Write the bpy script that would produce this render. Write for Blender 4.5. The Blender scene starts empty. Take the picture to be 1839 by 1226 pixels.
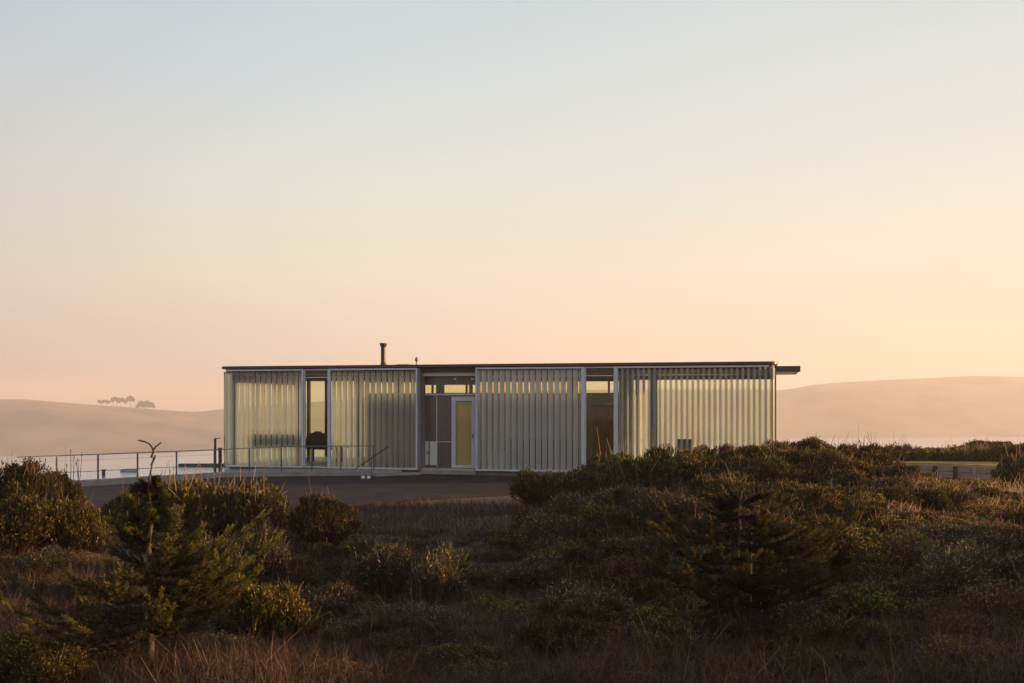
import bpy, bmesh, math, random
import numpy as np
from mathutils import Vector, Matrix, noise as mnoise
R_ = math.radians
sc = bpy.context.scene
random.seed(7)

# ------------------------------------------------------------------ camera
FPX = 1850.0                      # focal length in pixels of the 1839 px wide photograph
A = math.atan(FPX / 7460.0)       # the long front of the house recedes to the left
EYE = 2.16
Rv = Vector((math.cos(A), math.sin(A), 0)); Fv = Vector((-math.sin(A), math.cos(A), 0))
Cm = Vector((8.91, 0, 0)) + Rv * 1.13 - Fv * 32.46; Cm.z = EYE
cam = bpy.data.cameras.new('camera'); co = bpy.data.objects.new('camera', cam)
sc.collection.objects.link(co)
co.location = Cm; co.rotation_euler = (R_(90), 0, A)
cam.sensor_width = 36; cam.lens = FPX / 1839 * 36; cam.shift_y = 109 / 1839
cam.clip_start = .05; cam.clip_end = 30000
sc.camera = co

# ------------------------------------------------------------------ sun and sky
SUN_EL = R_(7)
SUN_AZ = R_(84)                   # clockwise from the viewing direction
sun_dir = (Fv * math.cos(SUN_AZ) + Rv * math.sin(SUN_AZ)) * math.cos(SUN_EL) + Vector((0, 0, math.sin(SUN_EL)))
sl = bpy.data.lights.new('sun', 'SUN'); so = bpy.data.objects.new('sun', sl); sc.collection.objects.link(so)
sl.energy = 5.0; sl.angle = R_(.6); sl.color = (1, .55, .25)
so.rotation_euler = sun_dir.to_track_quat('Z', 'Y').to_euler(); so.location = (30, 0, 30)
sc.view_settings.view_transform = 'Standard'; sc.view_settings.look = 'None'
sc.view_settings.exposure = 1.05; sc.view_settings.gamma = 1

w = bpy.data.worlds.new('World'); sc.world = w; w.use_nodes = True
nt = w.node_tree; nt.nodes.clear()
def N(nt, t, **k):
    n = nt.nodes.new(t)
    for a, b in k.items(): setattr(n, a, b)
    return n
out = N(nt, 'ShaderNodeOutputWorld'); bg = N(nt, 'ShaderNodeBackground')
sky = N(nt, 'ShaderNodeTexSky'); sky.sky_type = 'NISHITA'; sky.sun_disc = False
sky.sun_elevation = SUN_EL; sky.sun_rotation = math.atan2(sun_dir.x, sun_dir.y)
sky.dust_density = 3.0; sky.air_density = 1.2
tc = N(nt, 'ShaderNodeTexCoord'); nrm = N(nt, 'ShaderNodeVectorMath', operation='NORMALIZE')
nt.links.new(tc.outputs['Generated'], nrm.inputs[0])
sep = N(nt, 'ShaderNodeSeparateXYZ'); nt.links.new(nrm.outputs[0], sep.inputs[0])
def ramp(nt, stops, interp='LINEAR'):
    r = N(nt, 'ShaderNodeValToRGB'); cr = r.color_ramp; cr.interpolation = interp
    while len(cr.elements) > 1: cr.elements.remove(cr.elements[-1])
    cr.elements[0].position = stops[0][0]; cr.elements[0].color = (*stops[0][1], 1)
    for p, c in stops[1:]:
        e = cr.elements.new(p); e.color = (*c, 1)
    return r
def lin(c): return tuple(((v / 255) / 12.92 if v <= 10 else ((v / 255 + .055) / 1.055) ** 2.4) for v in c)
# evening air: warm band near the sun, mauve away from it, pale blue overhead  (position = sine of elevation)
warm = ramp(nt, [(0, lin((250, 208, 178))), (.05, lin((247, 212, 187))), (.12, lin((233, 214, 193))), (.2, lin((217, 215, 204))), (.3, lin((205, 209, 206))), (.5, lin((176, 188, 198))), (1, lin((140, 160, 185)))])
cool = ramp(nt, [(0, lin((204, 180, 174))), (.05, lin((212, 192, 178))), (.12, lin((219, 209, 187))), (.2, lin((209, 211, 200))), (.3, lin((192, 201, 204))), (.5, lin((168, 184, 194))), (1, lin((110, 132, 162)))])
back = ramp(nt, [(0, lin((140, 132, 140))), (.1, lin((170, 158, 164))), (.3, lin((160, 164, 176))), (1, lin((122, 132, 150)))])
for r in (warm, cool, back): nt.links.new(sep.outputs['Z'], r.inputs[0])
sd = Vector((sun_dir.x, sun_dir.y, 0)).normalized()
flat = N(nt, 'ShaderNodeVectorMath', operation='MULTIPLY'); flat.inputs[1].default_value = (1, 1, 0); nt.links.new(nrm.outputs[0], flat.inputs[0])
fn = N(nt, 'ShaderNodeVectorMath', operation='NORMALIZE'); nt.links.new(flat.outputs[0], fn.inputs[0])
dt = N(nt, 'ShaderNodeVectorMath', operation='DOT_PRODUCT'); dt.inputs[1].default_value = sd; nt.links.new(fn.outputs[0], dt.inputs[0])
m1 = N(nt, 'ShaderNodeMapRange', interpolation_type='SMOOTHSTEP'); m1.inputs[1].default_value = -.25; m1.inputs[2].default_value = .52; nt.links.new(dt.outputs['Value'], m1.inputs[0])
m2 = N(nt, 'ShaderNodeMapRange', interpolation_type='SMOOTHSTEP'); m2.inputs[1].default_value = -.85; m2.inputs[2].default_value = 0; nt.links.new(dt.outputs['Value'], m2.inputs[0])
mixa = N(nt, 'ShaderNodeMix', data_type='RGBA'); mixb = N(nt, 'ShaderNodeMix', data_type='RGBA')
nt.links.new(m1.outputs[0], mixa.inputs[0]); nt.links.new(cool.outputs[0], mixa.inputs[6]); nt.links.new(warm.outputs[0], mixa.inputs[7])
nt.links.new(m2.outputs[0], mixb.inputs[0]); nt.links.new(back.outputs[0], mixb.inputs[6]); nt.links.new(mixa.outputs[2], mixb.inputs[7])
scl = N(nt, 'ShaderNodeVectorMath', operation='SCALE'); scl.inputs['Scale'].default_value = .06; nt.links.new(sky.outputs[0], scl.inputs[0])
mixc = N(nt, 'ShaderNodeMix', data_type='RGBA'); mixc.inputs[0].default_value = .9
nt.links.new(scl.outputs[0], mixc.inputs[6]); nt.links.new(mixb.outputs[2], mixc.inputs[7])
nt.links.new(mixc.outputs[2], bg.inputs[0]); bg.inputs[1].default_value = .64
nt.links.new(bg.outputs[0], out.inputs[0])

cy = sc.cycles
cy.max_bounces = 8; cy.diffuse_bounces = 3; cy.glossy_bounces = 3; cy.transmission_bounces = 6
cy.transparent_max_bounces = 20; cy.volume_bounces = 1; cy.use_denoising = True
cy.sample_clamp_indirect = 4; cy.caustics_reflective = False; cy.caustics_refractive = False

# ------------------------------------------------------------------ helpers
def at(px, D, z): return Cm + Rv * ((px - 919.5) / FPX * D) + Fv * D + Vector((0, 0, z - EYE))
def zpix(py, D): return EYE - (py - 722) * D / FPX
def atp(px, py, D): return at(px, D, zpix(py, D))
def hit(px, py, v):
    """point of the plane y = v seen at a pixel"""
    d = Fv + Rv * ((px - 919.5) / FPX) + Vector((0, 0, -(py - 722) / FPX))
    t = (v - Cm.y) / d.y
    return Cm + d * t
def U(px, v=0): return hit(px, 722, v).x

def tag(o, label=None, cat=None, group=None, kind=None):
    if label: o['label'] = label
    if cat: o['category'] = cat
    if group: o['group'] = group
    if kind: o['kind'] = kind
    return o
def link(o, parent=None):
    sc.collection.objects.link(o)
    if parent: o.parent = parent
    return o
def thing(name, loc, label, cat, group=None, rz=0):
    o = bpy.data.objects.new(name, None); o.empty_display_size = .2
    link(o); o.location = loc; o.rotation_euler = (0, 0, rz)
    return tag(o, label, cat, group)
class MB:
    def __init__(s): s.v = []; s.f = []
    def box(s, x0, x1, y0, y1, z0, z1):
        n = len(s.v)
        s.v += [(x0, y0, z0), (x1, y0, z0), (x1, y1, z0), (x0, y1, z0), (x0, y0, z1), (x1, y0, z1), (x1, y1, z1), (x0, y1, z1)]
        s.f += [tuple(n + i for i in q) for q in ((0, 3, 2, 1), (4, 5, 6, 7), (0, 1, 5, 4), (1, 2, 6, 5), (2, 3, 7, 6), (3, 0, 4, 7))]
        return s
    def bar(s, a, b, r=.02, n=8, r2=None, cap=True):
        a = Vector(a); b = Vector(b); d = (b - a).normalized(); r2 = r if r2 is None else r2
        up = Vector((0, 0, 1)) if abs(d.z) < .9 else Vector((1, 0, 0))
        p = d.cross(up).normalized(); q = d.cross(p); k = len(s.v)
        for c, rr in ((a, r), (b, r2)):
            for i in range(n):
                t = 2 * math.pi * i / n; s.v.append(tuple(c + p * math.cos(t) * rr + q * math.sin(t) * rr))
        for i in range(n): j = (i + 1) % n; s.f.append((k + i, k + n + i, k + n + j, k + j))
        if cap: s.f.append(tuple(k + i for i in range(n))); s.f.append(tuple(k + n + i for i in reversed(range(n))))
        return s
    def tube(s, pts, rs, n=6):
        for i in range(len(pts) - 1): s.bar(pts[i], pts[i + 1], rs[i], n, rs[i + 1])
        return s
    def lathe(s, c, prof, n=16):
        k = len(s.v); c = Vector(c)
        for r, z in prof:
            for i in range(n):
                t = 2 * math.pi * i / n; s.v.append((c.x + r * math.cos(t), c.y + r * math.sin(t), c.z + z))
        for m in range(len(prof) - 1):
            for i in range(n):
                j = (i + 1) % n; s.f.append((k + m * n + i, k + m * n + j, k + (m + 1) * n + j, k + (m + 1) * n + i))
        s.f.append(tuple(k + i for i in reversed(range(n)))); s.f.append(tuple(k + (len(prof) - 1) * n + i for i in range(n)))
        return s
    def prism(s, pts, z0, z1):
        k = len(s.v); n = len(pts)
        s.v += [(p[0], p[1], z0) for p in pts] + [(p[0], p[1], z1) for p in pts]
        s.f += [tuple(k + i for i in reversed(range(n))), tuple(k + n + i for i in range(n))]
        for i in range(n): j = (i + 1) % n; s.f.append((k + i, k + j, k + n + j, k + n + i))
        return s
    def build(s, name, mat, parent=None, smooth=False, bevel=0, off=None):
        me = bpy.data.meshes.new(name)
        vs = s.v
        if off is not None: vs = [(a - off[0], b - off[1], c - off[2]) for a, b, c in vs]
        me.from_pydata(vs, [], s.f); me.update()
        bm = bmesh.new(); bm.from_mesh(me); bmesh.ops.recalc_face_normals(bm, faces=bm.faces)
        if bevel: bmesh.ops.bevel(bm, geom=[e for e in bm.edges], offset=bevel, segments=1, affect='EDGES')
        bm.to_mesh(me); bm.free()
        if smooth: me.polygons.foreach_set('use_smooth', [True] * len(me.polygons))
        me.materials.append(mat)
        return link(bpy.data.objects.new(name, me), parent)

def mat(name): m = bpy.data.materials.new(name); m.use_nodes = True; m.node_tree.nodes.clear(); return m
def surf(name, col, rough=.6, metal=0, var=.15, scale=6, bump=0, bscale=60, col2=None, stretch=(1, 1, 1), spec=.5, thr=None):
    m = mat(name); t = m.node_tree
    o = N(t, 'ShaderNodeOutputMaterial'); p = N(t, 'ShaderNodeBsdfPrincipled')
    c = N(t, 'ShaderNodeTexCoord'); mp = N(t, 'ShaderNodeMapping'); mp.inputs['Scale'].default_value = stretch
    t.links.new(c.outputs['Object'], mp.inputs[0])
    n = N(t, 'ShaderNodeTexNoise'); n.inputs['Scale'].default_value = scale; n.inputs['Detail'].default_value = 6
    t.links.new(mp.outputs[0], n.inputs['Vector'])
    a = thr or (.3, .7)
    r = ramp(t, [(a[0], tuple(v * (1 - var) for v in col)), (a[1], tuple(min(1, v * (1 + var)) for v in (col2 or col)))])
    t.links.new(n.outputs[0], r.inputs[0]); t.links.new(r.outputs[0], p.inputs['Base Color'])
    p.inputs['Roughness'].default_value = rough; p.inputs['Metallic'].default_value = metal
    p.inputs['Specular IOR Level'].default_value = spec
    if bump:
        n2 = N(t, 'ShaderNodeTexNoise'); n2.inputs['Scale'].default_value = bscale; n2.inputs['Detail'].default_value = 5
        t.links.new(mp.outputs[0], n2.inputs['Vector'])
        b = N(t, 'ShaderNodeBump'); b.inputs['Strength'].default_value = bump; b.inputs['Distance'].default_value = .02
        t.links.new(n2.outputs[0], b.inputs['Height']); t.links.new(b.outputs[0], p.inputs['Normal'])
    t.links.new(p.outputs[0], o.inputs[0]); return m
M = {}
M['alu'] = surf('anodised_aluminium', (.52, .57, .66), .4, .0, .08, 3)
M['fascia'] = surf('dark_metal_fascia', (.060, .036, .036), .35, .2, .2, 2)
M['darkmetal'] = surf('dark_bronze_metal', (.05, .045, .05), .4, .5, .2, 5)
M['galv'] = surf('galvanised_steel', (.13, .135, .155), .5, .3, .2, 14)
M['conc'] = surf('weathered_concrete', (.25, .235, .225), .85, 0, .25, 3, .3, 40, stretch=(1, 1, 2.5))
M['ceil'] = surf('timber_ceiling', (.026, .017, .012), .6, 0, .25, 5, stretch=(1, 8, 1))
M['floor'] = surf('interior_floor', (.42, .38, .31), .4, 0, .15, 5)
M['wall'] = surf('plaster_wall', (.74, .73, .69), .9, 0, .06, 2)
M['grey'] = surf('grey_cladding', (.17, .17, .18), .6, 0, .1, 4)
M['white'] = surf('white_lacquer', (.62, .64, .62), .4, 0, .04, 3)
M['wood'] = surf('brown_wood', (.30, .125, .050), .45, 0, .3, 3, stretch=(9, 9, .8))
M['darkwood'] = surf('dark_carved_wood', (.05, .024, .016), .45, 0, .3, 3, stretch=(3, 3, 3))
M['amber'] = surf('amber_backing', (.62, .41, .19), .8, 0, .16, 4, stretch=(9, 9, .15))
M['yellow'] = surf('yellow_card', (.95, .52, .03), .5, 0, .05, 3)
M['asphalt'] = surf('asphalt', (.030, .025, .030), .95, 0, .35, 1.1, .6, 90, spec=.15)
M['timber'] = surf('weathered_timber', (.34, .24, .18), .85, 0, .35, 3, .3, 30, stretch=(1, 1, 9))
M['soil'] = surf('dry_soil', (.075, .045, .028), .95, 0, .4, 1.4, .8, 20)
M['lawn'] = surf('mown_lawn', (.28, .18, .03), .95, 0, .3, 5, .8, 60)
M['grassy'] = surf('grass_hillside', (.10, .072, .042), .95, 0, .4, .01, col2=(.24, .16, .09))
M['chair'] = surf('pale_grey_fabric', (.30, .30, .29), .95, 0, .15, 20)
M['fabric'] = surf('grey_fabric', (.13, .13, .13), .95, 0, .15, 20)
M['lamp'] = surf('white_plastic', (.75, .75, .72), .4, 0, .03, 5)
M['bark'] = surf('brown_bark', (.09, .060, .035), .95, 0, .4, 20, .5, 80, stretch=(1, 1, .3))
M['stake'] = surf('pale_stake', (.30, .25, .19), .8, 0, .2, 20)
M['far_leaf'] = surf('far_tree_leaves', (.012, .010, .008), .95, 0, .3, .6)

def glassmat(name, tint, r=.03, ior=1.45):
    m = mat(name); t = m.node_tree
    o = N(t, 'ShaderNodeOutputMaterial'); a = N(t, 'ShaderNodeBsdfTransparent'); g = N(t, 'ShaderNodeBsdfGlossy')
    a.inputs[0].default_value = (*tint, 1); g.inputs['Roughness'].default_value = r; g.inputs[0].default_value = (.9, .95, 1, 1)
    f = N(t, 'ShaderNodeFresnel'); f.inputs[0].default_value = ior; mx = N(t, 'ShaderNodeMixShader')
    ge = N(t, 'ShaderNodeNewGeometry'); k = N(t, 'ShaderNodeMath', operation='SUBTRACT'); k.inputs[0].default_value = 1; k.use_clamp = True
    t.links.new(ge.outputs['Backfacing'], k.inputs[1]); ml = N(t, 'ShaderNodeMath', operation='MULTIPLY'); t.links.new(f.outputs[0], ml.inputs[0]); t.links.new(k.outputs[0], ml.inputs[1])
    t.links.new(ml.outputs[0], mx.inputs[0]); t.links.new(a.outputs[0], mx.inputs[1]); t.links.new(g.outputs[0], mx.inputs[2])
    t.links.new(mx.outputs[0], o.inputs[0]); return m
M['glass'] = glassmat('clear_glass', (.93, .95, .90))
M['tint'] = glassmat('green_tinted_glass', (.92, .94, .82))

def sheetmat(name, pitch, strip, tint, ctint, body, frost=.5, trl=.6, fr_rough=.55, leak=.0, fmin=None):
    """translucent corrugated plastic: frosted flats that blur what lies behind, and a narrow clear strip along each fold"""
    m = mat(name); t = m.node_tree
    o = N(t, 'ShaderNodeOutputMaterial'); tcn = N(t, 'ShaderNodeTexCoord'); s = N(t, 'ShaderNodeSeparateXYZ')
    t.links.new(tcn.outputs['Object'], s.inputs[0])
    d = N(t, 'ShaderNodeMath', operation='DIVIDE'); d.inputs[1].default_value = pitch; t.links.new(s.outputs['X'], d.inputs[0])
    fr = N(t, 'ShaderNodeMath', operation='FRACT'); t.links.new(d.outputs[0], fr.inputs[0])
    pp = N(t, 'ShaderNodeMath', operation='PINGPONG'); pp.inputs[1].default_value = .5; t.links.new(fr.outputs[0], pp.inputs[0])
    f = N(t, 'ShaderNodeMapRange', interpolation_type='SMOOTHSTEP'); f.inputs[1].default_value = .5 - strip; f.inputs[2].default_value = .5 - strip * .6
    f.inputs[3].default_value = leak; f.inputs[4].default_value = .92; t.links.new(pp.outputs[0], f.inputs[0])
    n = N(t, 'ShaderNodeTexNoise'); n.inputs['Scale'].default_value = 1.3; n.inputs['Detail'].default_value = 3
    mp = N(t, 'ShaderNodeMapping'); mp.inputs['Scale'].default_value = (2.5, 1, .5); t.links.new(tcn.outputs['Object'], mp.inputs[0]); t.links.new(mp.outputs[0], n.inputs['Vector'])
    nr = N(t, 'ShaderNodeMapRange'); nr.inputs[3].default_value = .72; nr.inputs[4].default_value = 1.15; t.links.new(n.outputs[0], nr.inputs[0])
    def sc_(c):
        bc = N(t, 'ShaderNodeVectorMath', operation='SCALE'); bc.inputs[0].default_value = c; t.links.new(nr.outputs[0], bc.inputs['Scale']); return bc
    b0 = sc_(body); b1 = sc_(tint)
    tr = N(t, 'ShaderNodeBsdfTransparent'); tr.inputs[0].default_value = (*ctint, 1)
    tl = N(t, 'ShaderNodeBsdfTranslucent'); t.links.new(b0.outputs[0], tl.inputs[0])
    df = N(t, 'ShaderNodeBsdfDiffuse'); t.links.new(b0.outputs[0], df.inputs[0])
    rf = N(t, 'ShaderNodeBsdfRefraction'); rf.inputs['IOR'].default_value = 1.12; rf.inputs['Roughness'].default_value = fr_rough; t.links.new(b1.outputs[0], rf.inputs[0])
    gl = N(t, 'ShaderNodeBsdfGlossy'); gl.inputs['Roughness'].default_value = .25; gl.inputs[0].default_value = (.7, .72, .75, 1)
    def mx(fac, a, b):
        q = N(t, 'ShaderNodeMixShader')
        if isinstance(fac, float): q.inputs[0].default_value = fac
        else: t.links.new(fac, q.inputs[0])
        t.links.new(a.outputs[0], q.inputs[1]); t.links.new(b.outputs[0], q.inputs[2]); return q
    a = mx(float(trl), df, tl)
    if fmin is None: b = mx(float(frost), a, rf)
    else:
        fm = N(t, 'ShaderNodeMapRange', interpolation_type='SMOOTHSTEP'); fm.inputs[1].default_value = .08; fm.inputs[2].default_value = .40
        fm.inputs[3].default_value = fmin; fm.inputs[4].default_value = float(frost); t.links.new(pp.outputs[0], fm.inputs[0]); b = mx(fm.outputs[0], a, rf)
    c = mx(f.outputs[0], b, tr)
    fz = N(t, 'ShaderNodeFresnel'); fz.inputs[0].default_value = 1.3
    t.links.new(mx(fz.outputs[0], c, gl).outputs[0], o.inputs[0]); return m
PITCH = .195
M['sheet'] = sheetmat('corrugated_plastic', PITCH, .13, (.94, 1, .98), (1, .88, .58), (.88, .93, .93), .62, fr_rough=.75)  # clear strips tinted gold to paint in the glow of the low sun
M['sheet_m'] = sheetmat('corrugated_plastic_middle', PITCH, .115, (.92, .96, .92), (1, .84, .44), (.80, .84, .83), .30, fr_rough=.85, trl=.4)  # same painted glow, stronger, in the middle sheet's clear strips
M['sheet_r'] = sheetmat('smooth_plastic', .163, .05, (.97, 1, .93), (.97, 1, .90), (.80, .84, .78), .95, fr_rough=.12, fmin=.22)
M['sheet_b'] = sheetmat('rear_plastic', PITCH, .9, (.97, .97, .86), (.94, 1, .84), (.5, .5, .4), .0, .8)

# ------------------------------------------------------------------ terrain
PX = np.array([-4500, -2500, -900, 0, 460, 920, 1150, 1380, 1600, 1839, 2700, 4500], float)  # last two columns: unseen rise at right, shaped to shade the slope
DD = np.array([-30, 0, 4.3, 7.2, 10, 13, 16, 19, 22, 25, 31, 38, 45, 60, 100, 170], float)
ZZ = np.array([
 [.5] * 12, [.5] * 12,
 [.5, .5, .5, .45, .4, .4, .45, .45, .5, .5, .7, 1],
 [.1, .1, .1, 0, 0, 0, .05, .1, .2, .2, .9, 1.6],
 [-.3, -.3, -.2, -.2, -.3, -.35, -.3, -.1, .05, .15, 1.2, 2.2],
 [-.5, -.4, -.2, -.1, -.35, -.5, -.25, .15, .25, .2, 1.3, 2.0],
 [-.5, -.4, -.1, .0, -.2, -.4, .1, .5, .45, .25, .15, .5],
 [-.4, -.4, -.1, -.05, -.15, -.3, .42, .84, .66, .2, -.1, .0],
 [-.3, -.3, -.3, -.25, -.3, -.22, .32, .82, .45, .0, -.1, .0],
 [-.2, -.2, -.2, -.22, -.22, -.22, .05, .45, .1, -.15, -.2, -.2],
 [-.4, -.4, -.3, -.22, -.22, -.22, -.22, .1, .0, -.15, -.2, -.2],
 [-3, -3, -3, -2.2, -.6, -.4, -.4, -.1, .2, .3, .3, .3],
 [-6, -6, -6, -5, -3, -1.5, -1, -.5, .1, .15, .2, .2],
 [-12, -12, -12, -10, -8, -6, -6, -5, -3, -3, -3, -3],
 [-35] * 12, [-56] * 12], float)
def sm(t): return t * t * (3 - 2 * t)
def ground(X, D):
    """height of the ground at lateral X, distance D in front of the camera"""
    X = np.asarray(X, float); D = np.asarray(D, float)
    p = np.clip(919.5 + X / np.maximum(D, 4.3) * FPX, PX[0], PX[-1] - 1e-6)
    i = np.clip(np.searchsorted(PX, p, 'right') - 1, 0, len(PX) - 2)
    d = np.clip(D, DD[0], DD[-1] - 1e-6); j = np.clip(np.searchsorted(DD, d, 'right') - 1, 0, len(DD) - 2)
    s = sm((p - PX[i]) / (PX[i + 1] - PX[i])); t = sm((d - DD[j]) / (DD[j + 1] - DD[j]))
    z = (ZZ[j, i] * (1 - s) + ZZ[j, i + 1] * s) * (1 - t) + (ZZ[j + 1, i] * (1 - s) + ZZ[j + 1, i + 1] * s) * t
    k = np.clip((24 - D) / 4, 0, 1) * np.clip((D - 3) / 4, 0, 1)
    return z + k * (.06 * np.sin(X * 1.3 + 2 * np.sin(D * .7)) + .05 * np.sin(D * 1.9 + X * .8) + .03 * np.sin(X * 3.1 - D * 2.3))
def toW(X, D, z):
    X = np.asarray(X, float); D = np.asarray(D, float)
    return np.stack([Cm.x + Rv.x * X + Fv.x * D, Cm.y + Rv.y * X + Fv.y * D, np.broadcast_to(z, X.shape)], -1)
def np_mesh(name, V, F, mats, smooth=False, midx=None):
    me = bpy.data.meshes.new(name); V = np.asarray(V, np.float32); F = np.asarray(F, np.int32); k = F.shape[1]
    me.vertices.add(len(V)); me.vertices.foreach_set('co', V.ravel())
    me.loops.add(F.size); me.loops.foreach_set('vertex_index', F.ravel())
    me.polygons.add(len(F)); me.polygons.foreach_set('loop_start', np.arange(0, F.size, k, dtype=np.int32))
    me.polygons.foreach_set('loop_total', np.full(len(F), k, np.int32))
    if smooth: me.polygons.foreach_set('use_smooth', np.ones(len(F), bool))
    for m in mats: me.materials.append(m)
    if midx is not None: me.polygons.foreach_set('material_index', np.asarray(midx, np.int32))
    me.update(calc_edges=True); me.validate(); return me
def grid(nx, ny):
    i = np.arange(nx * ny).reshape(ny, nx)
    return np.stack([i[:-1, :-1].ravel(), i[:-1, 1:].ravel(), i[1:, 1:].ravel(), i[1:, :-1].ravel()], -1)

xs = np.concatenate([np.linspace(-150, -26, 30), np.linspace(-25, 25, 220), np.linspace(26, 150, 30)])
ds = np.concatenate([np.linspace(-30, 2, 12), np.linspace(3, 32, 170), np.linspace(33, 170, 60)])
gx, gd = np.meshgrid(xs, ds)
o = link(bpy.data.objects.new('ground', np_mesh('ground', toW(gx, gd, ground(gx, gd)).reshape(-1, 3), grid(len(xs), len(ds)), [M['soil']], True)))
tag(o, kind='structure')

# far water
wm = mat('bay_water'); t = wm.node_tree
o_ = N(t, 'ShaderNodeOutputMaterial'); p = N(t, 'ShaderNodeBsdfPrincipled'); p.inputs['Base Color'].default_value = (.38, .38, .42, 1)  # pale base colour paints in part of the sky reflection
p.inputs['Roughness'].default_value = .25; p.inputs['IOR'].default_value = 2.2
c = N(t, 'ShaderNodeTexCoord'); n = N(t, 'ShaderNodeTexNoise'); n.inputs['Scale'].default_value = .6; n.inputs['Detail'].default_value = 4
b = N(t, 'ShaderNodeBump'); b.inputs['Strength'].default_value = .35; b.inputs['Distance'].default_value = .3
t.links.new(c.outputs['Object'], n.inputs['Vector']); t.links.new(n.outputs[0], b.inputs['Height']); t.links.new(b.outputs[0], p.inputs['Normal']); t.links.new(p.outputs[0], o_.inputs[0])
BAY = -49.0
bay = MB(); bay.v = [(-6000, -6000, BAY), (6000, -6000, BAY), (6000, 6000, BAY), (-6000, 6000, BAY)]; bay.f = [(0, 1, 2, 3)]
tag(bay.build('bay', wm), kind='structure')

# far hills: shore, ridge and back slope follow the skyline of the photograph
SK = np.array([[-3000, 690], [-1200, 700], [-400, 708], [0, 716], [45, 716], [100, 721], [180, 727], [240, 731], [300, 736], [345, 739], [365, 738], [395, 734], [550, 722], [800, 704], [1060, 699], [1394, 701], [1425, 698], [1455, 691], [1490, 687], [1560, 683], [1640, 679], [1750, 674.5], [1839, 676], [2100, 684], [2600, 676], [3400, 690], [5000, 690]], float)
SH = np.array([[-3000, 835], [0, 820], [300, 814], [420, 808], [900, 795], [1450, 787], [1839, 784], [5000, 784]], float)
hp = np.concatenate([np.linspace(-3000, -100, 40), np.linspace(-90, 1950, 260), np.linspace(2000, 5000, 40)])
from numpy import interp
def smooth(a, n):
    k = np.hanning(n + 2)[1:-1]; k /= k.sum(); return np.convolve(np.pad(a, n // 2, 'edge'), k, 'valid')[:len(a)]
sky_y = smooth(interp(hp, SK[:, 0], SK[:, 1]), 5); sh_y = interp(hp, SH[:, 0], SH[:, 1])
Dsh = (EYE - BAY) / (sh_y - 722) * FPX; Drg = Dsh * 1.32; Zrg = EYE - (sky_y - 722) * Drg / FPX
tt = np.concatenate([np.linspace(0, 1, 26), np.linspace(1.1, 3, 12)])
V = []
for k in tt:
    D = Dsh + (Drg - Dsh) * k
    if k <= 1:
        z = BAY - .5 + (Zrg - BAY) * (np.sin(k * math.pi / 2) ** 1.15)
        X = (hp - 919.5) / FPX * D
        z = z + 2.2 * k * (1 - k) * 4 * (np.sin(X * .011 + 3 * k) + .6 * np.sin(X * .031 + 5 * k + 1))
    else: z = Zrg - (k - 1) ** 1.5 * 22
    V.append(toW((hp - 919.5) / FPX * D, D, z))
hm = link(bpy.data.objects.new('hills', np_mesh('hills', np.concatenate(V), grid(len(hp), len(tt)), [M['grassy']], True)))
tag(hm, kind='structure')

# haze
hz = MB().box(-5900, 5900, -5900, 5900, BAY - 3, 60).build('haze', None)
hv = mat('haze_air'); t = hv.node_tree; o_ = N(t, 'ShaderNodeOutputMaterial'); pv = N(t, 'ShaderNodeVolumePrincipled')
pv.inputs['Color'].default_value = (.91, .86, .79, 1); pv.inputs['Density'].default_value = .00055; pv.inputs['Anisotropy'].default_value = .22
t.links.new(pv.outputs[0], o_.inputs['Volume']); hz.data.materials.clear(); hz.data.materials.append(hv)
tag(hz, kind='stuff')

# ------------------------------------------------------------------ driveway, slab, pool, lawn
def poly(pts, z): return [(q.x, q.y) for q in (at(a, b, 0) for a, b in pts)]
def sheet(name, pts, z, m, sub=0):
    P = poly(pts, z); mb = MB(); mb.v = [(x, y, z) for x, y in P]; mb.f = [tuple(range(len(P)))]
    return tag(mb.build(name, m), kind='structure')
HX0 = 0.0; HX1 = U(1393); FH = 3.25; DEP = 6.0
tag(MB().prism(poly([(-900, 20), (-200, 21), (400, 22), (520, 22.4), (620, 23.2), (690, 24.2), (760, 24.8), (840, 25.6), (930, 26.4), (1100, 27), (1300, 28.5), (1300, 31.8), (1050, 32.8), (760, 33.6), (560, 34), (420, 33), (385, 31.3), (176, 28.5), (0, 26.8), (-900, 24)], 0), -.3, -.15).build('driveway', M['asphalt']), kind='structure')
EDGE = [(-260, 25.4), (0, 27.0), (176, 28.75), (247, 29.7), (317, 30.6), (385, 31.5), (450, 31.95), (560, 32.25), (612, 32.35), (671, 32.45), (722, 32.7)]
def off(pts, d): return [(a, b + d) for a, b in pts]
slab_front = EDGE
slab = EDGE[:6] + [(450, 31.95), (560, 32.25), (612, 32.35), (671, 32.45), (722, 32.7), (722, 33.15), (470, 33.75)] + off(EDGE[:6], .28)[::-1]
tag(MB().prism(poly(slab, 0), -.45, -.004).build('terrace_slab', M['conc'], bevel=.006), kind='structure')
pw = mat('pool_water'); t = pw.node_tree
o_ = N(t, 'ShaderNodeOutputMaterial'); p = N(t, 'ShaderNodeBsdfPrincipled'); p.inputs['Base Color'].default_value = (.32, .39, .41, 1)
p.inputs['Roughness'].default_value = .12; p.inputs['IOR'].default_value = 2.2
c = N(t, 'ShaderNodeTexCoord'); n = N(t, 'ShaderNodeTexNoise'); n.inputs['Scale'].default_value = 3.5; n.inputs['Detail'].default_value = 3
b = N(t, 'ShaderNodeBump'); b.inputs['Strength'].default_value = 1; b.inputs['Distance'].default_value = .05
t.links.new(c.outputs['Object'], n.inputs['Vector']); t.links.new(n.outputs[0], b.inputs['Height']); t.links.new(b.outputs[0], p.inputs['Normal']); t.links.new(p.outputs[0], o_.inputs[0])
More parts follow.
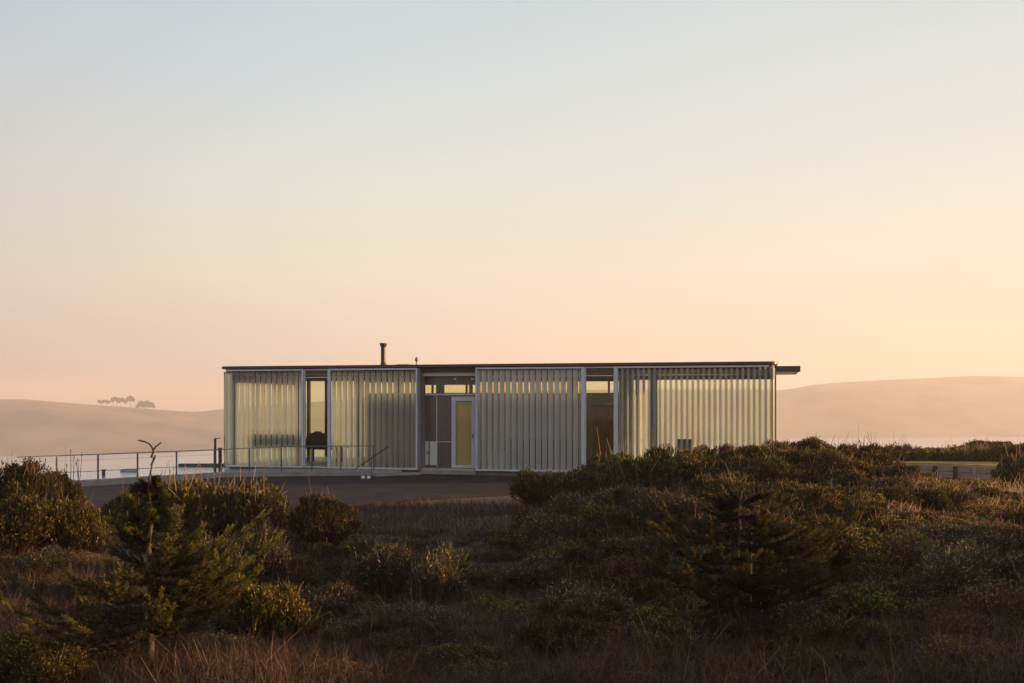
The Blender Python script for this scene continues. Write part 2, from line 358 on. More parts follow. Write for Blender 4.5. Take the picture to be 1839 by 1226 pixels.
sheet('pool_water', off(EDGE[:6], .26) + [(450, 34.2), (450, 35.6), (320, 35.6), (176, 34.0), (0, 32.5), (-260, 31)], -.07, pw)
cop = MB()
a0 = [at(320, 35.6, 0), at(450, 35.6, 0)]
d_ = (a0[1] - a0[0]).normalized(); q_ = Vector((-d_.y, d_.x, 0))
cop.prism([(p.x, p.y) for p in (a0[0], a0[1], a0[1] + q_ * .35, a0[0] + q_ * .35)], -.6, .03)
tag(cop.build('pool_coping', M['darkmetal']), kind='structure')

# retaining wall + lawn
LZ = .37
lw = [(1560, 31.2), (1640, 30.4), (1830, 28.6), (2150, 27.5), (2150, 29.4), (1560, 31.9)]
tag(MB().prism(poly(lw, 0), -.2, LZ).build('lawn', M['lawn']), kind='structure')
rt = thing('retaining_wall', at(1730, 29.6, 0), 'low weathered timber retaining wall holding up the yellow-lit lawn', 'wall')
bpy.context.view_layer.update()
w0, w1 = at(1592, 30.75, 0), at(1845, 28.4, 0); dv = (w1 - w0).normalized(); nv = Vector((dv.y, -dv.x, 0)); L = (w1 - w0).length
def orient_box(mb, s0, s1, n0, n1, z0, z1, O=w0, d=dv, n=nv, base=None):
    k = len(mb.v)
    for z in (z0, z1):
        for s, m_ in ((s0, n0), (s1, n0), (s1, n1), (s0, n1)):
            q = O + d * s + n * m_; mb.v.append((q.x, q.y, z))
    mb.f += [tuple(k + i for i in q) for q in ((0, 3, 2, 1), (4, 5, 6, 7), (0, 1, 5, 4), (1, 2, 6, 5), (2, 3, 7, 6), (3, 0, 4, 7))]
ol = tuple(rt.location)
for r in range(2):
    mb = MB(); orient_box(mb, 0, L, .03, .09, .0 + r * .19 - .02, .18 + r * .19 - .02); mb.build('plank', M['timber'], rt, off=ol, bevel=.006)
for px in (1650, 1686, 1723, 1757, 1792):
    f = (px - 1592) / 253 * L; mb = MB(); orient_box(mb, f - .05, f + .05, .093, .18, -.3, .33); mb.build('post', M['darkmetal'] if px < 1750 else M['timber'], rt, off=ol, bevel=.006)

# ------------------------------------------------------------------ the house
H = thing('house', (0, 0, 0), 'long low flat-roofed modern house with translucent corrugated plastic front panels', 'house')
def hpart(mb, name, m, parent=H, **k): return mb.build(name, m, parent, **k)
uP1, uO1a, uO1b, uP2, uE0, uE1 = U(541), U(545), U(590), U(597), U(748), U(855)
uP3, uO2a, uO2b, uP4, uRb = U(855), U(1050), U(1103), U(1108), U(1388)
FR = .05
# floor slab, ceiling, roof
hpart(MB().box(.25, HX1 - .2, .14, DEP + .3, -.34, -.003), 'foundation', M['conc'], bevel=.008)
fl = hpart(MB().box(.05, HX1 - .05, .12, DEP + .1, 0, .035), 'floor', M['floor'])
def rounded(x0, x1, y0, y1, r, n=6):
    P = []
    for cx, cy_, a0 in ((x0 + r, y0 + r, 180), (x1 - r, y0 + r, 270), (x1 - r, y1 - r, 0), (x0 + r, y1 - r, 90)):
        for i in range(n + 1): t = R_(a0 + 90 * i / n); P.append((cx + r * math.cos(t), cy_ + r * math.sin(t)))
    return P
hpart(MB().prism(rounded(.03, HX1 - .03, .1, DEP + .1, .22), FH - .12, FH + .02), 'ceiling', M['ceil'])
roof = hpart(MB().prism(rounded(-.06, HX1 + .06, -.07, DEP + .25, .3), FH + .022, FH + .112), 'roof', M['fascia'], bevel=.012)
hpart(MB().box(HX1 - 1.5, HX1 + .76, 2.6, DEP + 1.2, FH - .10, FH + .021).box(HX1 - .0, HX1 + .78, 2.58, 2.64, FH - .13, FH + .06), 'canopy', M['fascia'])
# chimney, vent, skylights on the roof
q = hit(688.5, 655, 2.2); zc = FH + .108
z1 = hit(688.5, 616, 2.2).z
ch = MB().lathe((q.x, 2.2, zc), [(.13, 0), (.13, .06), (.1, .12), (.085, .2), (.085, z1 - zc - .13), (.11, z1 - zc - .10), (.13, z1 - zc - .02), (.13, z1 - zc)], 20)
hpart(ch, 'chimney', M['darkmetal'], roof)
q = hit(748, 655, 2.2); z1 = hit(748, 641, 2.2).z
hpart(MB().lathe((q.x, 2.2, zc), [(.02, 0), (.02, z1 - zc - .16), (.055, z1 - zc - .12), (.05, z1 - zc - .05), (.015, z1 - zc)], 12), 'vent_pipe', M['galv'], roof)
for a, b_ in ((712, 733), (965, 976)):
    hpart(MB().box(U(a, 2), U(b_, 2), 2, 2.7, zc, zc + (.10 if a < 800 else .06)), 'skylight', M['galv'], roof, bevel=.01)
# aluminium top rail and bottom rail in front of the sheets
def corner_strip(mb, x0, x1, z0, z1, y0=-.03, th=.05, ext=1.0):
    mb.box(x0, x1, y0, y0 + th, z0, z1)
def frame(name, x0, x1, z0=0, z1=FH, t=.055, depth=.11, y=-.05, tl=None, tr=None):
    tl = t if tl is None else tl; tr = t if tr is None else tr
    mb = MB(); mb.box(x0, x1, y, y + depth, z1 - t, z1 - .002).box(x0, x1, y, y + depth, z0, z0 + t)
    if tl: mb.box(x0, x0 + tl, y, y + depth, z0 + t, z1 - t)
    if tr: mb.box(x1 - tr, x1, y, y + depth, z0 + t, z1 - t)
    return hpart(mb, name, M['alu'], bevel=.006)
ZT = FH - .02
def corr(name, x0, x1, m, y=.02, z0=.05, z1=ZT - .05, amp=.022, flip=1, cornerL=0, cornerR=0, ret=1.0):
    """corrugated sheet: runs along the front and may turn round a rounded corner"""
    path = []                                   # (pos, normal)
    r = .22
    if cornerL:
        for i in range(int(ret / .024)): path.append((Vector((x0, y + r + ret - i * .024, 0)), Vector((-1, 0, 0))))
        for i in range(10):
            t = R_(180 + 9 * i); path.append((Vector((x0 + r + r * math.cos(t), y + r + r * math.sin(t), 0)), Vector((math.cos(t), math.sin(t), 0))))
        xs0 = x0 + r
    else: xs0 = x0
    xe = x1 - r if cornerR else x1
    n = int((xe - xs0) / .024)
    for i in range(n + 1): path.append((Vector((xs0 + (xe - xs0) * i / n, y, 0)), Vector((0, -1, 0))))
    if cornerR:
        for i in range(1, 11):
            t = R_(270 + 9 * i); path.append((Vector((x1 - r + r * math.cos(t), y + r + r * math.sin(t), 0)), Vector((math.cos(t), math.sin(t), 0))))
        for i in range(int(ret / .024)): path.append((Vector((x1, y + r + i * .024, 0)), Vector((1, 0, 0))))
    s = 0; V = []; last = None
    for p, nn in path:
        if last is not None: s += (p - last).length
        last = p
        ph = p.x if abs(nn.y) > .99 else s
        q = p + nn * amp * (math.cos(2 * math.pi * ph / PITCH) * -1 * flip)
        V += [(q.x, q.y, z0), (q.x, q.y, z1)]
    F = [(2 * i, 2 * i + 2, 2 * i + 3, 2 * i + 1) for i in range(len(path) - 1)]
    me = np_mesh(name, V, F, [m], True); return link(bpy.data.objects.new(name, me), H)
# left bay (panel 1)
corr('corrugated_panel', .02, uP1, M['sheet'], cornerL=1, ret=.5)
frame('panel_frame', .2, U(545.5), tl=0, tr=.06)
# opening 1
hpart(MB().box(U(546), uO1b, .03, .045, .06, ZT - .05), 'window_pane', M['glass'])
frame('window_frame', U(546), U(590.5), y=.0, depth=.08, t=.05, tl=.03, tr=.03)
frame('panel_frame', U(590), U(750.5), y=-.09, depth=.12, tl=.09, tr=.05)
corr('corrugated_panel', U(597), U(746), M['sheet'], y=-.02)
# entry recess
yr = .55
z = lambda py, v=yr, px=800: hit(px, py, v).z
hpart(MB().box(U(751), U(752) + .04, -.02, yr, 0, FH - .01), 'side_wall', M['grey'])
hpart(MB().box(U(757, .3), uE1, .3, .42, z(675, .3), z(663.5, .3)), 'beam', M['wall'])
wallr = MB()
x0, x1 = U(753, yr), U(856, yr)
zc0, zc1 = z(706), z(691)
wallr.box(x0, x1, yr, yr + .08, zc1, FH - .01)
wallr.box(x0, U(758, yr), yr, yr + .08, zc0, zc1).box(U(783, yr), U(797, yr), yr, yr + .08, zc0, zc1).box(U(842.5, yr), U(848, yr), yr, yr + .08, zc0, zc1)
wallr.box(x0, U(811, yr), yr, yr + .08, z(793), zc0).box(U(811, yr), x1, yr, yr + .08, z(711), zc0)
wallr.box(U(786, yr), U(811, yr), yr, yr + .08, 0, z(793)).box(x0, U(757, yr), yr, yr + .08, 0, z(793))
wallr.box(U(757, yr), U(786, yr), yr, yr + .08, 0, z(836))
M['entry'] = surf('dark_entry_panel', (.085, .085, .09), .22, 0, .25, 1.2, stretch=(2, 1, .4))
hpart(wallr, 'entry_wall', M['entry'])
mb = MB()
for a, b_ in ((758, 783), (797, 842.5), (848, 856)): mb.box(U(a, yr), U(b_, yr), yr + .03, yr + .04, zc0, zc1)
hpart(mb, 'clerestory_window', M['tint'])
hpart(MB().box(U(784, yr), U(785.6, yr), yr - .03, yr, z(838), zc0).box(x0, x1, yr - .03, yr - .002, z(709.5), z(707)).box(x0, U(811, yr), yr - .02, yr - .002, z(793.6), z(792.4)), 'trim', M['alu'])
# cabinets in the entry wall
cab = hpart(MB().box(U(757, yr), U(786, yr), yr + .3, yr + .32, z(836), z(793)), 'cabinet', M['white'])
hpart(MB().box(U(758, yr), U(769.5, yr), yr - .01, yr + .02, z(835), z(794)), 'door_leaf', M['white'], cab)
hpart(MB().box(U(772, yr), U(784, yr), yr - .01, yr + .02, z(835), z(794)), 'door_leaf', M['white'], cab)
hpart(MB().box(U(768, yr), U(770, yr), yr - .035, yr - .012, z(815), z(812)), 'handle', M['darkmetal'], cab)
# front door
door = hpart(MB().box(U(811.5, yr), U(819, yr), yr - .05, yr + .03, .05, z(712)).box(U(847.5, yr), U(854, yr), yr - .05, yr + .03, .05, z(712)).box(U(819, yr), U(847.5, yr), yr - .05, yr + .03, z(720), z(712)).box(U(819, yr), U(847.5, yr), yr - .05, yr + .03, .05, z(834)), 'front_door', M['alu'], bevel=.006)
hpart(MB().box(U(819, yr), U(847.5, yr), yr - .01, yr - .004, z(834), z(720)), 'door_glass', M['glass'], door)
hpart(MB().box(U(818, yr), U(848.5, yr), yr + .04, yr + .06, z(835), z(718)), 'door_backing', M['amber'], door)  # amber panel that gives the door glass its golden tone
hpart(MB().bar((U(850.5, yr), yr - .09, 1.0), (U(850.5, yr), yr - .09, 1.16), .014).bar((U(850.5, yr), yr - .09, 1.08), (U(850.5, yr), yr - .05, 1.08), .01), 'handle', M['darkmetal'], door)
for a in (816, 848):
    q = hit(a, 680, .40); hpart(MB().lathe((q.x, .47, q.z - .03), [(.05, 0), (.055, .03), (.04, .06)], 14), 'downlight', M['lamp'])
hpart(MB().box(U(757), U(855), -.12, yr, -.13, -.0), 'doorstep', M['conc'], bevel=.008)
# panel 3
frame('panel_frame', U(854.3), U(1050.5), tl=.05, tr=.11)
corr('corrugated_panel', U(857), U(1043), M['sheet_m'], y=.02)
# opening 2
hpart(MB().box(U(1050), U(1103), .03, .045, .06, ZT - .05), 'window_pane', M['glass'])
frame('window_frame', U(1050.5), U(1103.5), y=.0, depth=.08, t=.05, tl=.03, tr=.03)
# panel 4
frame('panel_frame', U(1103), HX1 - .2, tl=.11, tr=0)
corr('corrugated_panel', U(1109), HX1 - .03, M['sheet_r'], y=.02, cornerR=1, ret=.3)
hpart(MB().box(U(1386), U(1388), .0, .05, .05, ZT - .05), 'mullion', M['galv'])
hpart(MB().box(HX1 - .045, HX1 + .02, .27, DEP, 0, FH - .13), 'end_wall', M['grey'])
hpart(MB().box(U(1167, .14), U(1180, .14), .14, .24, .04, FH - .13), 'column', M['wall'])
# rear
yb = DEP
zw0 = 2.50; zw1 = 2.92
uS0, uS1 = U(655, yb), U(1108, yb) + .2
hpart(MB().box(uS0, uS1, yb, yb + .12, .03, zw0), 'back_wall', M['wall'])
hpart(MB().box(uS0, uS1, yb, yb + .12, zw1, FH - .13), 'rear_header', M['ceil'])
mb = MB(); k = uS0
while k < uS1 - .3: mb.box(k, k + .07, yb + .01, yb + .11, zw0, zw1); k += 1.35
hpart(mb, 'clerestory_mullions', M['darkmetal'])
hpart(MB().box(uS0, uS1, yb + .05, yb + .06, zw0, zw1), 'clerestory_window', M['tint'])
hpart(MB().box(.1, uS0, yb + .05, yb + .06, .05, 2.98), 'rear_glazing', M['tint'])
mb = MB().box(.05, uS0, yb, yb + .12, 2.98, FH - .13)
for px in (551, 583, 640): mb.box(U(px, yb), U(px, yb) + .12, yb, yb + .11, .04, 2.98)
hpart(mb, 'rear_frame', M['darkmetal'])
corr('rear_corrugated_panel', uS1, HX1 - .06, M['sheet_b'], y=yb + .02, z0=.04, z1=FH - .28)
hpart(MB().box(uS1, HX1 - .06, yb - .03, yb + .1, FH - .3, FH - .13), 'rear_lintel', M['grey'])
# left end: glass wall with posts
hpart(MB().box(.04, .05, .75, yb, .05, FH - .42), 'end_glazing', M['tint'])
mb = MB().box(.02, .1, .75, yb, FH - .42, FH - .13)
for k in (.75, 2.4, 4.1, 5.8): mb.box(.02, .1, k, k + .09, .03, FH - .42)
hpart(mb, 'end_frame', M['darkmetal'])
# partitions
hpart(MB().box(U(1108, .2), U(1108, .2) + .08, .5, yb, .03, FH - .13), 'partition', M['wall'])
hpart(MB().box(U(900, 4), U(1060, 4), 4.2, 4.28, .03, 2.45), 'partition', M['wall'])
bpy.data.objects['floor']

# ------------------------------------------------------------------ furniture seen through the panes
def legs(mb, x0, x1, y0, y1, z0, z1, t=.05):
    for x in (x0, x1 - t):
        for y in (y0, y1 - t): mb.box(x, x + t, y, y + t, z0, z1)
q = hit(451, 780, 1.9); q2 = hit(538, 803, 1.9)
sb = thing('sideboard', ((q.x + q2.x) / 2, 1.9, .036), 'long dark sideboard on thin legs behind the leftmost corrugated panel', 'sideboard'); ol = tuple(sb.location)
MB().box(q.x, q2.x, 1.9, 2.3, q2.z, q.z).build('body', M['darkwood'], sb, off=ol, bevel=.008)
for x in (q.x + .05, q2.x - .1):
    for y in (1.93, 2.22): MB().box(x, x + .045, y, y + .045, .036, q2.z).build('leg', M['darkwood'], sb, off=ol)
a, b_ = hit(546, 803, 2.6), hit(594, 803, 2.6)
tb = thing('table', ((a.x + b_.x) / 2, 2.9, .036), 'dark wooden table behind the narrow clear pane left of the second panel', 'table'); ol = tuple(tb.location)
MB().box(a.x, b_.x + .4, 2.6, 3.3, a.z - .04, a.z).build('tabletop', M['darkwood'], tb, off=ol, bevel=.006)
for x in (a.x + .1, b_.x + .2):
    for y in (2.68, 3.15): MB().lathe((x, y, .036), [(.03, 0), (.04, .1), (.02, .2), (.035, .45), (.03, a.z - .08)], 10).build('leg', M['darkwood'], tb, off=ol, smooth=True)
# carved settee behind the table
a, b_ = hit(549, 803, 3.6), hit(591, 803, 3.6); ztp = hit(570, 776, 3.6).z
st = thing('settee', ((a.x + b_.x) / 2, 3.7, .036), 'dark carved settee with a scalloped crest behind the table', 'settee'); ol = tuple(st.location)
W_ = b_.x - a.x; P = []
for i in range(33):
    f = i / 32; zz = ztp - .05 + .05 * abs(math.sin(f * math.pi * 4)) * .8 + .08 * math.exp(-((f - .5) / .12) ** 2) - .16 * (abs(f - .5) > .44)
    P.append((a.x + f * W_, zz))
mb = MB(); n = len(P)
for y in (3.6, 3.68):
    mb.v += [(x, y, zz) for x, zz in P] + [(b_.x, y, .45), (a.x, y, .45)]
m_ = n + 2
mb.f += [tuple(range(m_)), tuple(reversed(range(m_, 2 * m_)))] + [(i, (i + 1) % m_, m_ + (i + 1) % m_, m_ + i) for i in range(m_)]
mb.build('backrest', M['darkwood'], st, off=ol)
MB().box(a.x, b_.x, 3.69, 4.2, .42, .5).build('seat', M['darkwood'], st, off=ol, bevel=.01)
for x in (a.x + .03, b_.x - .08):
    for y in (3.72, 4.12): MB().box(x, x + .05, y, y + .05, .036, .42).build('leg', M['darkwood'], st, off=ol)
    MB().box(x, x + .05, 3.7, 4.18, .66, .7).build('armrest', M['darkwood'], st, off=ol)
# wardrobe
a, b_ = hit(1062.5, 729, 2.4), hit(1112, 729, 2.4)
wd = thing('wardrobe', ((a.x + b_.x) / 2, 2.6, .036), 'tall brown wooden wardrobe behind the right-hand clear pane', 'wardrobe'); ol = tuple(wd.location)
xe = min(b_.x, U(1108, .2) - .02)
MB().box(a.x + .03, xe, 2.42, 2.95, .036, a.z - .03).build('body', M['wood'], wd, off=ol)
MB().box(a.x - .02, xe + .0, 2.36, 2.97, a.z - .03, a.z + .03).build('cornice', M['darkwood'], wd, off=ol, bevel=.01)
xm = (a.x + .03 + xe) / 2
for s, e in ((a.x + .05, xm - .01), (xm + .01, xe - .02)): MB().box(s, e, 2.395, 2.418, .12, a.z - .08).build('door', M['wood'], wd, off=ol, bevel=.005)
bx = hit(1088, 722, 2.5)
yb_ = MB().box(bx.x, xe - .01, 2.45, 2.8, a.z + .031, bx.z).build('box', M['yellow'], bevel=.008)
tag(yb_, 'bright yellow box lying on top of the brown wardrobe', 'box')
# pale storage boxes behind the middle panel
for i, (p0, p1) in enumerate(((880, 888), (891, 899), (902, 908))):
    a = hit(p0, 809, .5); b_ = hit(p1, 809, .5)
    o = MB().box(a.x, b_.x, .5, .8, .036, a.z).build('storage_box', M['white'], bevel=.01)
    tag(o, ('pale upright box behind the middle panel, nearest the front door', 'pale upright box between two others behind the middle panel', 'narrowest pale upright box, rightmost of three behind the middle panel')[i], 'box', 'pale boxes behind the middle panel')
a, b_ = hit(915, 783, 1.6), hit(1035, 783, 1.6)
sf = thing('sofa', ((a.x + b_.x) / 2, 1.9, .036), 'dark grey sofa seen dimly through the middle panel', 'sofa'); ol = tuple(sf.location)
MB().box(a.x, b_.x, 1.6, 1.8, .12, .95).build('backrest', M['fabric'], sf, off=ol, bevel=.03)
MB().box(a.x, b_.x, 1.81, 2.5, .12, .48).build('seat', M['fabric'], sf, off=ol, bevel=.03)
for x in (a.x - .2, b_.x): MB().box(x, x + .2, 1.6, 2.5, .036, .65).build('armrest', M['fabric'], sf, off=ol, bevel=.03)
a, b_ = hit(1215, 788, .45), hit(1243, 788, .45)
ac = thing('chair', ((a.x + b_.x) / 2, .7, .036), 'small grey chair close behind the right corrugated panel', 'chair'); ol = tuple(ac.location)
MB().box(a.x, b_.x, .42, .5, .45, a.z).build('backrest', M['chair'], ac, off=ol, bevel=.015)
MB().box(a.x, b_.x, .51, .95, .40, .48).build('seat', M['chair'], ac, off=ol, bevel=.015)
for x in (a.x + .01, b_.x - .05):
    for y in (.45, .9): MB().box(x, x + .035, y, y + .035, .036, .40).build('leg', M['darkmetal'], ac, off=ol)

# ------------------------------------------------------------------ railings
posts = [(30, None), (102, None), (176, 28.75), (247, 29.7), (317, 30.6), (385, 31.5), (448, 31.95), (505, 32.1), (560, 32.25), (612, 32.35), (671, 32.45)]
def edgeD(px): return float(np.interp(px, [e[0] for e in EDGE], [e[1] for e in EDGE])) + .1
rl = thing('railing', at(385, edgeD(385), 0), 'thin grey steel railing along the edge of the terrace and pool', 'railing'); ol = tuple(rl.location)
top = []
for px, _ in posts:
    D = edgeD(px); h = .70 + .08 * max(0, min(1, (px - 385) / 150)); q = at(px, D, 0); top.append(Vector((q.x, q.y, h)))
    if px >= 100:
        MB().box(-.018, .018, -.018, .018, -.12, h - .02).build('post', M['galv'], rl).location = (q.x - ol[0], q.y - ol[1], 0)
mb = MB()
for a, b_ in zip(top, top[1:]): mb.bar(a, b_, .014, 8)
mb.build('top_rail', M['galv'], rl, off=ol)
mb = MB()
for a, b_ in list(zip(top, top[1:]))[:5]: mb.bar((a.x, a.y, .235), (b_.x, b_.y, .235), .010, 6)
mb.build('mid_rail', M['galv'], rl, off=ol)
mb = MB()
for a, b_ in list(zip(top, top[1:]))[:5]: mb.bar((a.x, a.y, .55), (b_.x, b_.y, .55), .003, 5)
mb.build('cable', M['galv'], rl, off=ol)
# gate post with arm
g = thing('gate_post', at(386.5, 31.75, 0), 'tall dark post with a short arm by the left end of the house', 'post'); ol = tuple(g.location)
q = Vector(ol); zt = zpix(787, 31.75)
MB().box(q.x - .026, q.x + .026, q.y - .026, q.y + .026, -.01, zt).build('post', M['darkmetal'], g, off=ol)
MB().bar((q.x, q.y, zt - .01), tuple(atp(395, 786.5, 31.8)), .012).build('arm', M['darkmetal'], g, off=ol)
g2 = at(395.3, 33.2, 0); o = MB().box(-.04, .04, -.04, .04, 0, zpix(801, 33.2)).box(-.05, .05, -.05, .05, zpix(801, 33.2), zpix(801, 33.2) + .03).build('bollard', M['darkmetal']); o.location = (g2.x, g2.y, -.08)
tag(o, 'short dark post standing against the left corner of the house', 'post')
# stair handrail
hr = thing('handrail', at(668, 32.0, -.15), 'dark diagonal stair handrail in front of the second corrugated panel', 'handrail'); ol = tuple(hr.location)
a, b_ = atp(637, 843, 31.9), atp(697, 802, 31.9)
MB().bar(a, b_, .016).build('rail', M['darkmetal'], hr, off=ol)
MB().bar((b_.x, b_.y, -.16), b_, .014).build('post', M['galv'], hr, off=ol) if False else None
m_ = a.lerp(b_, .5); MB().bar((m_.x, m_.y, -.15), m_, .014).build('post', M['galv'], hr, off=ol)
hpart(MB().prism(poly([(722, 32.7), (690, 32.0), (700, 31.9), (756, 32.5), (752, 33.1)], 0), -.16, -.10), 'ramp', M['conc'], None) if False else None
rp = MB().prism(poly([(671, 32.0), (756, 32.75), (754, 33.0), (671, 32.5)], 0), -.16, -.075).build('step', M['conc'], bevel=.006); tag(rp, kind='structure')
# little round lamps on the asphalt
for i, px in enumerate((652, 662)):
    q = atp(px, 855.5, 31.0); q.z = -.146
    o = MB().lathe((0, 0, 0), [(.05, 0), (.06, .03), (.05, .07), (.02, .09)], 14).build('ground_lamp', M['lamp'], smooth=True); o.location = q
    tag(o, ('small white ground light on the asphalt, the left of the pair below the handrail', 'small white ground light on the asphalt, the right of the pair below the handrail')[i], 'ground light', 'white ground lights by the steps')
q = at(186, 31.3, -.07); o = MB().box(-.035, .035, -.035, .035, -.1, .16).box(-.05, .05, -.05, .05, .161, .19).build('skimmer_post', M['darkmetal']); o.location = q
tag(o, 'small dark post with a cap standing in the pale pool', 'post')
q = at(232, 33.0, -.07); o = MB().lathe((0, 0, -.05), [(.16, 0), (.22, .08), (.16, .13), (.05, .15)], 14).build('rock', M['conc'], smooth=True); o.location = q; o.scale = (1.5, .8, 1)
tag(o, 'low dark rounded rock in the pool behind the railing', 'rock')

# ------------------------------------------------------------------ vegetation
rng = np.random.default_rng(11)
def leafmat(name, c1, c2, c3, trans=.48, rough=.55, tipmix=.5):
    m = mat(name); t = m.node_tree
    o = N(t, 'ShaderNodeOutputMaterial'); at_ = N(t, 'ShaderNodeAttribute'); at_.attribute_name = 'tone'
    oi = N(t, 'ShaderNodeObjectInfo')
    r = ramp(t, [(0, c1), (.55, c2), (1, c3)]); t.links.new(at_.outputs['Fac'], r.inputs[0])
    hs = N(t, 'ShaderNodeHueSaturation'); mr = N(t, 'ShaderNodeMapRange'); mr.inputs[3].default_value = .7; mr.inputs[4].default_value = 1.3
    t.links.new(oi.outputs['Random'], mr.inputs[0]); t.links.new(mr.outputs[0], hs.inputs['Value'])
    mh = N(t, 'ShaderNodeMapRange'); mh.inputs[3].default_value = .485; mh.inputs[4].default_value = .512; t.links.new(oi.outputs['Random'], mh.inputs[0]); t.links.new(mh.outputs[0], hs.inputs['Hue'])
    t.links.new(r.outputs[0], hs.inputs['Color'])
    p = N(t, 'ShaderNodeBsdfPrincipled'); p.inputs['Roughness'].default_value = rough; p.inputs['Specular IOR Level'].default_value = .25
    tl = N(t, 'ShaderNodeBsdfTranslucent'); mx = N(t, 'ShaderNodeMixShader'); mx.inputs[0].default_value = trans
    t.links.new(hs.outputs[0], p.inputs['Base Color']); t.links.new(hs.outputs[0], tl.inputs[0])
    t.links.new(p.outputs[0], mx.inputs[1]); t.links.new(tl.outputs[0], mx.inputs[2]); t.links.new(mx.outputs[0], o.inputs[0]); return m
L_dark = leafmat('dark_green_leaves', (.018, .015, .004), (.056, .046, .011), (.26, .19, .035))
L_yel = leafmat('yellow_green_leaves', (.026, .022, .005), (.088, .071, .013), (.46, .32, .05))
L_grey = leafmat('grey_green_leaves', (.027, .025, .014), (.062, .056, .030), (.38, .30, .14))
L_dry = leafmat('dry_brown_stems', (.036, .019, .010), (.10, .056, .031), (.36, .22, .115))
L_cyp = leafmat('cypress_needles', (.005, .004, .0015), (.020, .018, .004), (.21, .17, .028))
L_pale = leafmat('pale_sunlit_blades', (.10, .06, .035), (.26, .17, .09), (.60, .42, .24), .4)  # brighter version of the dry grass, sun highlights put into the colour
L_grass = leafmat('dry_grass_blades', (.030, .016, .009), (.090, .052, .030), (.38, .25, .14), .3)

def cards(P, dirs, L, Wd, tone, nrm_rand=True, bend=0):
    """one four-sided leaf per point: base, two sides, tip"""
    n = len(P); dirs = dirs / np.maximum(np.linalg.norm(dirs, axis=1, keepdims=True), 1e-6)
    rnd = rng.normal(size=(n, 3)); side = np.cross(dirs, rnd); side /= np.maximum(np.linalg.norm(side, axis=1, keepdims=True), 1e-6)
    L = np.broadcast_to(L, n)[:, None]; Wd = np.broadcast_to(Wd, n)[:, None]
    mid = P + dirs * L * .5; tip = P + dirs * L; 
    if np.any(bend): tip = tip - np.array([0, 0, 1.]) * np.broadcast_to(bend, n)[:, None] * L
    V = np.stack([P, mid + side * Wd / 2, tip, mid - side * Wd / 2], 1).reshape(-1, 3)
    F = np.arange(4 * n).reshape(n, 4)
    return V, F, np.repeat(tone, 4)
def mk(name, parts, mats):
    Vs, Fs, Ts, Mi, k = [], [], [], [], 0
    for V, F, T, mi in parts:
        Vs.append(V); Fs.append(F + k); Ts.append(T); Mi.append(np.full(len(F), mi)); k += len(V)
    me = np_mesh(name, np.concatenate(Vs), np.concatenate(Fs), mats, False, np.concatenate(Mi))
    a = me.attributes.new('tone', 'FLOAT', 'POINT'); a.data.foreach_set('value', np.concatenate(Ts).astype(np.float32))
    return me
def twigs(P0, P1, r):
    """thin crossed ribbons from P0 to P1"""
    n = len(P0); d = P1 - P0; a = np.cross(d, rng.normal(size=(n, 3))); a /= np.maximum(np.linalg.norm(a, axis=1, keepdims=True), 1e-6)
    V = np.stack([P0 - a * r, P0 + a * r, P1 + a * r * .4, P1 - a * r * .4], 1).reshape(-1, 3)
    return V, np.arange(4 * n).reshape(n, 4)
